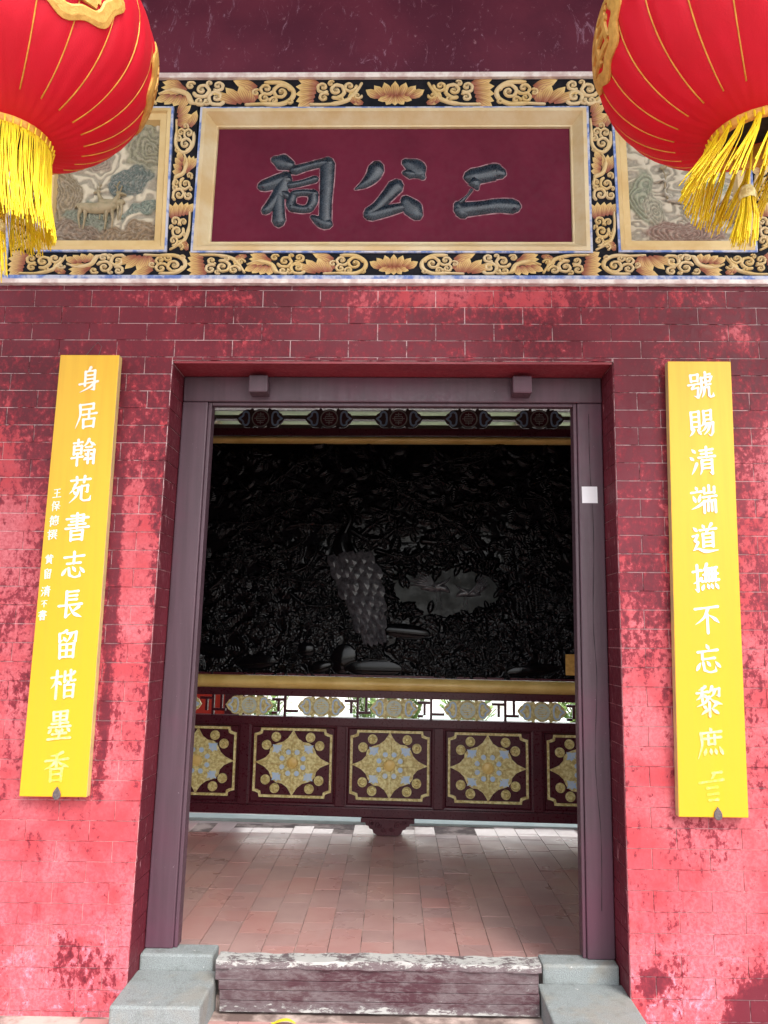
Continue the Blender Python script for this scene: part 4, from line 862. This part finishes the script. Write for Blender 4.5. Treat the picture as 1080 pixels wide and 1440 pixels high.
for i, (ox, oz, s_, fx) in enumerate(((.36, 1.80, .20, -1), (.62, 1.76, .17, 1))):
    mb = MB()
    for st in crane:
        k_ = cr([(p[0]*s_*fx*-1+ox, p[1]*s_+oz, p[2]*s_) for p in st], 5); mb.ribbon([(p[0], p[1]) for p in k_], [max(.004, p[2]) for p in k_], .018, -.012)
    for q in range(7):
        a_ = 1.9+q*.16 if i == 0 else .3+q*.1; mb.ribbon([(ox, oz+.03*s_), (ox+math.cos(a_)*s_*.55, oz+math.sin(a_)*s_*.5), (ox+math.cos(a_+.15)*s_*1.0, oz+math.sin(a_+.15)*s_*.95)], [.02, .022, .008], .012, -.013-.002*q)
    sp('crane', mb, m_pea, True)
# carved foot and small gold tag
ft = [(-.21, .0), (-.21, -.03), (-.175, -.03), (-.17, -.048), (-.15, -.052), (-.142, -.07), (-.118, -.076), (-.110, -.098), (-.08, -.117), (.08, -.117), (.110, -.098), (.118, -.076), (.142, -.070), (.15, -.052), (.17, -.048), (.175, -.03), (.21, -.03), (.21, 0)]
sp('carved_foot', MB().prism([(x*.93+.03, z+.1185) for x, z in ft], -.07, .06), m_screen, bevel=.003)
mb = MB()
for s_ in (-1, 1):
    for (cx, cz, r_) in ((.07, .075, .026), (.12, .092, .02), (.03, .04, .02)):
        mb.ribbon([(s_*cx+.03+r_*(1-t*.8)*math.cos(t*8*s_), cz+r_*(1-t*.8)*math.sin(t*8*s_)) for t in np.linspace(0, 1, 16)], [.009]*16, .008, -.0695)
sp('foot_scroll', mb, m_screen, True)
tagm = MB().box(1.335, 1.42, -.056, -.046, 1.17, 1.325); sp('gold_tag', tagm, m_goldp, bevel=.002)

# ================================================================== ROOM AND BEYOND
room = thing('interior_wall', 'shaded plaster side walls of the hall behind the doorway', 'wall')
part('side_wall', MB().box(-3.1, -2.9, .301, 3.0, -.11, 4.0), m_inner, room); part('side_wall', MB().box(2.9, 3.1, .301, 3.0, -.11, 4.0), m_inner, room)
sc_post = []
for x, lab in ((-2.35, 'dark maroon round column at the left end of the carved screen'), (2.25, 'dark maroon round column at the right end of the carved screen')):
    c = part('column', MB().tube([(x, 2.72, -.02), (x, 2.72, 3.8)], .16, 24), m_screen, None, True, 0, 50); tag(c, lab, 'column', 'columns carrying the hall roof')
rf = thing('hall_roof', 'dark timber ceiling of the hall running on in pale green boards past the screen', 'roof')
part('ceiling_board', MB().box(-3.2, 3.2, .301, 2.86, 3.40, 3.5), m_dark, rf)
part('green_ceiling', MB().box(-3.4, 3.4, 2.865, 3.84, 3.37, 3.5), m_green, rf)
bat = MB().box(-.03, .03, -.475, .475, -.04, 0).mesh('ceiling_batten', m_cline)
for i in range(11): obj('ceiling_batten', bat, rf, (-2.75+i*.55, 3.35, 3.3695))
cb = MB().box(-3.3, 3.3, -.03, .03, -.035, 0).mesh('cross_batten', m_dark)
for y in (2.95, 3.25, 3.55, 3.8): obj('cross_batten', cb, rf, (0, y, 3.3285))
cl = MB(); 
for a_ in (-1, 1): 
    k_ = cr([(0, .0), (a_*.08, .02), (a_*.12, .07), (a_*.08, .11), (a_*.04, .08)], 4); cl.ribbon([tuple(p) for p in k_], [.02]*len(k_), .01, 0)
cmz = cl.mesh('ceiling_scroll', m_dgrey, True)
for i in range(10):
    for y in (3.05, 3.75): obj('ceiling_scroll', cmz, rf, (-2.47+i*.55, y, 3.3685), (math.radians(-90), 0, 0))
# front eave over the porch
ev = thing('porch_roof', 'broad tiled eave over the temple front, above the lanterns', 'roof')
part('eave_ceiling', MB().box(-5, 5, -2.5, .0, 5.21, 5.3), m_dark, ev); part('eave_beam', MB().box(-5, 5, -1.25, -1.05, 4.98, 5.2095), m_plaster, ev)
# terrace tiles beyond the screen, courtyard, garden wall, door, plants
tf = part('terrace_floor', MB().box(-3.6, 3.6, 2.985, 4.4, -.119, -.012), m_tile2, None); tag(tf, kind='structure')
gw = thing('garden_wall', 'bright whitewashed wall across the far courtyard', 'wall', (0, 9.5, -.12))
part('wall_face', MB().box(-8, 8, 0, .3, 0, 2.6), m_wwall, gw); part('wall_coping', MB().box(-8.1, 8.1, -.08, .38, 2.6005, 2.75), m_kerb, gw)
part('wall_plinth', MB().box(-8, 8, -.04, -.0005, 0, .35), m_kerb, gw)
rd = thing('studded_door', 'vermilion door leaf with gold studs at the far left behind the screen', 'door', (-2.02, 4.6, -.12))
part('door_leaf', MB().box(-.55, .32, 0, .06, 0, 2.4), m_redd, rd, bevel=.004); part('door_post', MB().box(.325, .52, -.02, .1, 0, 2.5), m_screen, rd, bevel=.004)
sm = MB().disc(0, 0, .022, -.012, 0, 14, .014).mesh('stud', m_gilt, True, 50)
for i in range(3):
    for j in range(12): obj('stud', sm, rd, (.02-.2*i-.02, -.0005, .25+j*.18))
def leafplant(x, y, h, n, label, col=m_leafg):
    t = thing('garden_plant', label, 'plant', (x, y, -.12), group='garden plants in the far courtyard')
    st_, lf = MB(), MB()
    for i in range(n):
        a_ = random.uniform(0, 6.28); L = h*random.uniform(.6, 1); r_ = random.uniform(.1, .5)*h; top = Vector((math.cos(a_)*r_, math.sin(a_)*r_, L)); st_.tube([(0, 0, 0), top*.5+Vector((0, 0, .05)), top], .008, 4)
        for k_ in range(9):
            p = top*random.uniform(.35, 1); b = random.uniform(0, 6.28); d = Vector((math.cos(b), math.sin(b), random.uniform(-.2, .7))).normalized(); q = d.cross(Vector((0, 0, 1))).normalized()*.035; l = random.uniform(.12, .24)
            lf.q(p, p+d*l*.5+q, p+d*l, p+d*l*.5-q)
    part('stem', st_, m_leafg, t); part('foliage', lf, col, t)
for x, y, h, lab in ((.1, 7.2, 1.15, 'leafy green plant glimpsed through the fretwork beside the middle medallion'), (-.35, 8.2, 1.3, 'taller green plant glimpsed left of the middle medallion'), (1.0, 8.0, .9, 'low green plant glimpsed through the fretwork right of the middle'), (2.6, 7.6, 1.1, 'green plant by the right end of the far garden wall'), (-1.9, 8.6, .8, 'small green plant at the foot of the far wall on the left')):
    leafplant(x, y, h, 26, lab)

# ================================================================== LANTERNS
def lantern(cx, cz, Rr, label, spin, seedn, tilt=(0, 0), open_=False):
    rnd = random.Random(seedn); Yc = -1.15
    t = thing('red_lantern', label, 'lantern', (cx, Yc, cz), (tilt[0], tilt[1], 0), 'red lanterns under the eave')
    RZ = Rr*.80; a1 = math.radians(-74); a2 = math.radians(74)
    n, mrows = 288, 48; mb = MB()
    def rad(el, az): return 1-.020*(1-abs(math.sin((az-spin)*12)))**2
    for j in range(mrows+1):
        el = lin(a1, a2, j/mrows)
        for i in range(n):
            az = 2*math.pi*i/n; k_ = rad(el, az)*Rr+.0015*math.sin(az*37+el*9)*math.cos(el*3)+.0035*math.sin(az*48+2*math.sin(el*6))*max(0, -math.sin(el))**3
            mb.v.append((k_*math.cos(el)**.92*math.cos(az), k_*math.cos(el)**.92*math.sin(az), RZ*math.sin(el)))
    for j in range(mrows):
        for i in range(n): mb.f.append((j*n+i, j*n+(i+1) % n, (j+1)*n+(i+1) % n, (j+1)*n+i))
    part('lantern_body', mb, m_red, t, True)
    rib = MB(); pts = []
    for j in range(25):
        el = lin(math.radians(-60), math.radians(62), j/24); pts.append((Rr*.984*math.cos(el)**.92, 0, RZ*math.sin(el)*1.002))
    rib.tube(pts, .0024, 5); rm = rib.mesh('rib', m_gold, True)
    for i in range(24): obj('rib', rm, t, None, (0, 0, spin+i*math.pi/12))
    zc = RZ*math.sin(a1); rc = Rr*math.cos(a1)**.92
    mb = MB(); N_ = 40; prof = [(rc+.004, zc+.012), (rc+.006, zc-.018), (rc-.004, zc-.028), (rc-.008, zc-.026), (rc-.006, zc+.02), (rc-.004, zc+.05)]
    for r_, z in prof:
        for i in range(N_): mb.v.append((r_*math.cos(2*math.pi*i/N_), r_*math.sin(2*math.pi*i/N_), z))
    for k_ in range(len(prof)-1):
        for i in range(N_): mb.f.append((k_*N_+i, k_*N_+(i+1) % N_, (k_+1)*N_+(i+1) % N_, (k_+1)*N_+i))
    part('gold_collar', mb, m_gold, t, True)
    mb = MB(); mb.tube([(0, 0, -zc-.0), (0, 0, -zc+.05)], rc+.004, 32); part('top_cap', mb, m_gold, t, True, 0, 40)
    part('hanging_cord', MB().tube([(0, 0, -zc+.05), (0, 0, 4.99-cz)], .006, 6), m_gold, t)
    part('inner_shade', MB().tube([(0, 0, zc+.051), (0, 0, zc+.06)], rc-.005, 28), simple('lantern_inside_black', (.01, .01, .01), None, 5, .8) if 'lantern_inside_black' not in bpy.data.materials else bpy.data.materials['lantern_inside_black'], t)
    fr_ = MB(); NS = 420 if not open_ else 330
    for i in range(NS):
        az = 2*math.pi*(i+rnd.uniform(-.4, .4))/NS
        if open_: cl_ = round(az*3.2)/3.2; az = lin(az, cl_, .72)
        L = (rnd.uniform(.25, .30) if not open_ else rnd.uniform(.15, .21)); r0 = rc+.001; sw = rnd.uniform(-.02, .02); out_ = .0 if not open_ else rnd.uniform(.01, .05)
        dx, dy = math.cos(az), math.sin(az); w1 = rnd.uniform(-.007, .007)
        P = [(r0*dx, r0*dy, zc-.004)]
        for q in (.25, .5, .75, 1.): P.append(((r0+out_*q+w1*math.sin(q*5))*dx-sw*q*dy+(-.075*q*(1+.5*math.sin(az*2)) if open_ else .03*q*q), (r0+out_*q)*dy+sw*q*dx, zc-.02-L*q))
        fr_.tube(P, .0017, 4, False)
    tag(part('fringe', fr_, m_fringe, t, True), kind='stuff')
    kn = MB()
    for i in range(40):
        az = 2*math.pi*i/40; kn.tube([((rc+.007)*math.cos(az), (rc+.007)*math.sin(az), zc-.026), ((rc+.010)*math.cos(az), (rc+.010)*math.sin(az), zc-.006)], .003, 4)
    part('fringe_knots', kn, m_fringe, t)
    zt = zc-(.30 if not open_ else .20)
    TX = -.05 if open_ else 0
    part('tassel_cord', MB().tube([(0, 0, zc+.05), (TX*.6, 0, (zc+zt)/2), (TX, 0, zt+.02)], .0032, 6), m_fringe, t)
    hd = MB(); N_ = 16; prof = [(0.002, .04), (.016, .034), (.024, .018), (.025, .004), (.021, -.006)]
    for r_, z in prof:
        for i in range(N_): hd.v.append((TX+r_*math.cos(2*math.pi*i/N_), r_*math.sin(2*math.pi*i/N_), zt+z))
    for k_ in range(len(prof)-1):
        for i in range(N_): hd.f.append((k_*N_+i, k_*N_+(i+1) % N_, (k_+1)*N_+(i+1) % N_, (k_+1)*N_+i))
    part('tassel_cap', hd, m_gilt, t, True)
    ts = MB()
    for i in range(110):
        az = rnd.uniform(0, 6.28); r0 = .02*math.sqrt(rnd.random()); f = rnd.uniform(1.2, 1.9); L = rnd.uniform(.12, .155); ts.tube([(TX+r0*math.cos(az), r0*math.sin(az), zt), (TX*1.2+r0*f*math.cos(az), r0*f*math.sin(az), zt-L*.5), (TX*1.6+r0*f*1.25*math.cos(az+.1), r0*f*1.25*math.sin(az+.1), zt-L)], .0014, 4, False)
    tag(part('tassel', ts, m_fringe, t, True), kind='stuff')
    # gold cloth emblems: scalloped ring with character strokes, wrapped on the body
    def wrap(u, v, az0, el0, off):
        el = el0+v; az = az0+u; k_ = Rr+off; return (k_*math.cos(el)**.92*math.cos(az), k_*math.cos(el)**.92*math.sin(az), (RZ+off)*math.sin(el))
    return t, wrap
def emblem(t, wrap, az0, el0, s):
    mb = MB(); n = 64
    o = [(s*(1+.06*math.cos(a_*8))*math.cos(a_), s*1.0*(1+.06*math.cos(a_*8))*math.sin(a_)) for a_ in np.linspace(0, 2*math.pi, n+1)[:-1]]
    k0 = len(mb.v)
    for f, off in ((1, -.002), (1, .005), (.9, .008), (.74, .008), (.70, .004)):
        mb.v += [wrap(u*f, v*f, az0, el0, off) for u, v in o]
    for k_ in range(4):
        for i in range(n): mb.f.append((k0+k_*n+i, k0+k_*n+(i+1) % n, k0+(k_+1)*n+(i+1) % n, k0+(k_+1)*n+i))
    for (a_, b_, c_, d_) in ((-.5, .42, .5, .42), (-.55, .12, .55, .12), (-.4, -.16, .45, -.16), (-.5, -.46, .5, -.46), (0, .62, 0, -.62), (-.38, .42, -.5, -.4), (.38, .42, .5, -.4)):
        pts = [(lin(a_, c_, q)*s, lin(b_, d_, q)*s) for q in np.linspace(0, 1, 8)]; dx, dz = (c_-a_), (d_-b_); L = math.hypot(dx, dz); nx, nz = -dz/L*.075*s, dx/L*.075*s; k0 = len(mb.v)
        for x, z in pts: mb.v += [wrap(x+nx, z+nz, az0, el0, 0), wrap(x+nx*.8, z+nz*.8, az0, el0, .008), wrap(x-nx*.8, z-nz*.8, az0, el0, .008), wrap(x-nx, z-nz, az0, el0, 0)]
        for q in range(7):
            for e in range(3): mb.f.append((k0+q*4+e, k0+q*4+e+1, k0+q*4+e+5, k0+q*4+e+4))
        mb.f += [(k0, k0+1, k0+2, k0+3), (k0+31, k0+30, k0+29, k0+28)]
    part('gold_emblem', mb, m_goldp, t)
lx, lz = bp(20, 62, -1.15); t1, w1 = lantern(lx+.0, lz, .43, 'red lantern with thick straight yellow fringe, upper left of the doorway', .1, 1)
for k_ in range(5): emblem(t1, w1, math.radians(-44+72*k_), math.radians(-3), .38)
rx, rz = bp(1045, 50, -1.15); t2, w2 = lantern(rx, rz, .445, 'red lantern with wind blown parted yellow fringe, upper right of the doorway', .0, 2, (0, math.radians(-3)), True)
for k_ in range(4): emblem(t2, w2, math.radians(178+90*k_), math.radians(2), .36)
print('objects', len(bpy.data.objects), 'tris', sum(len(m.polygons)*2 for m in bpy.data.meshes))
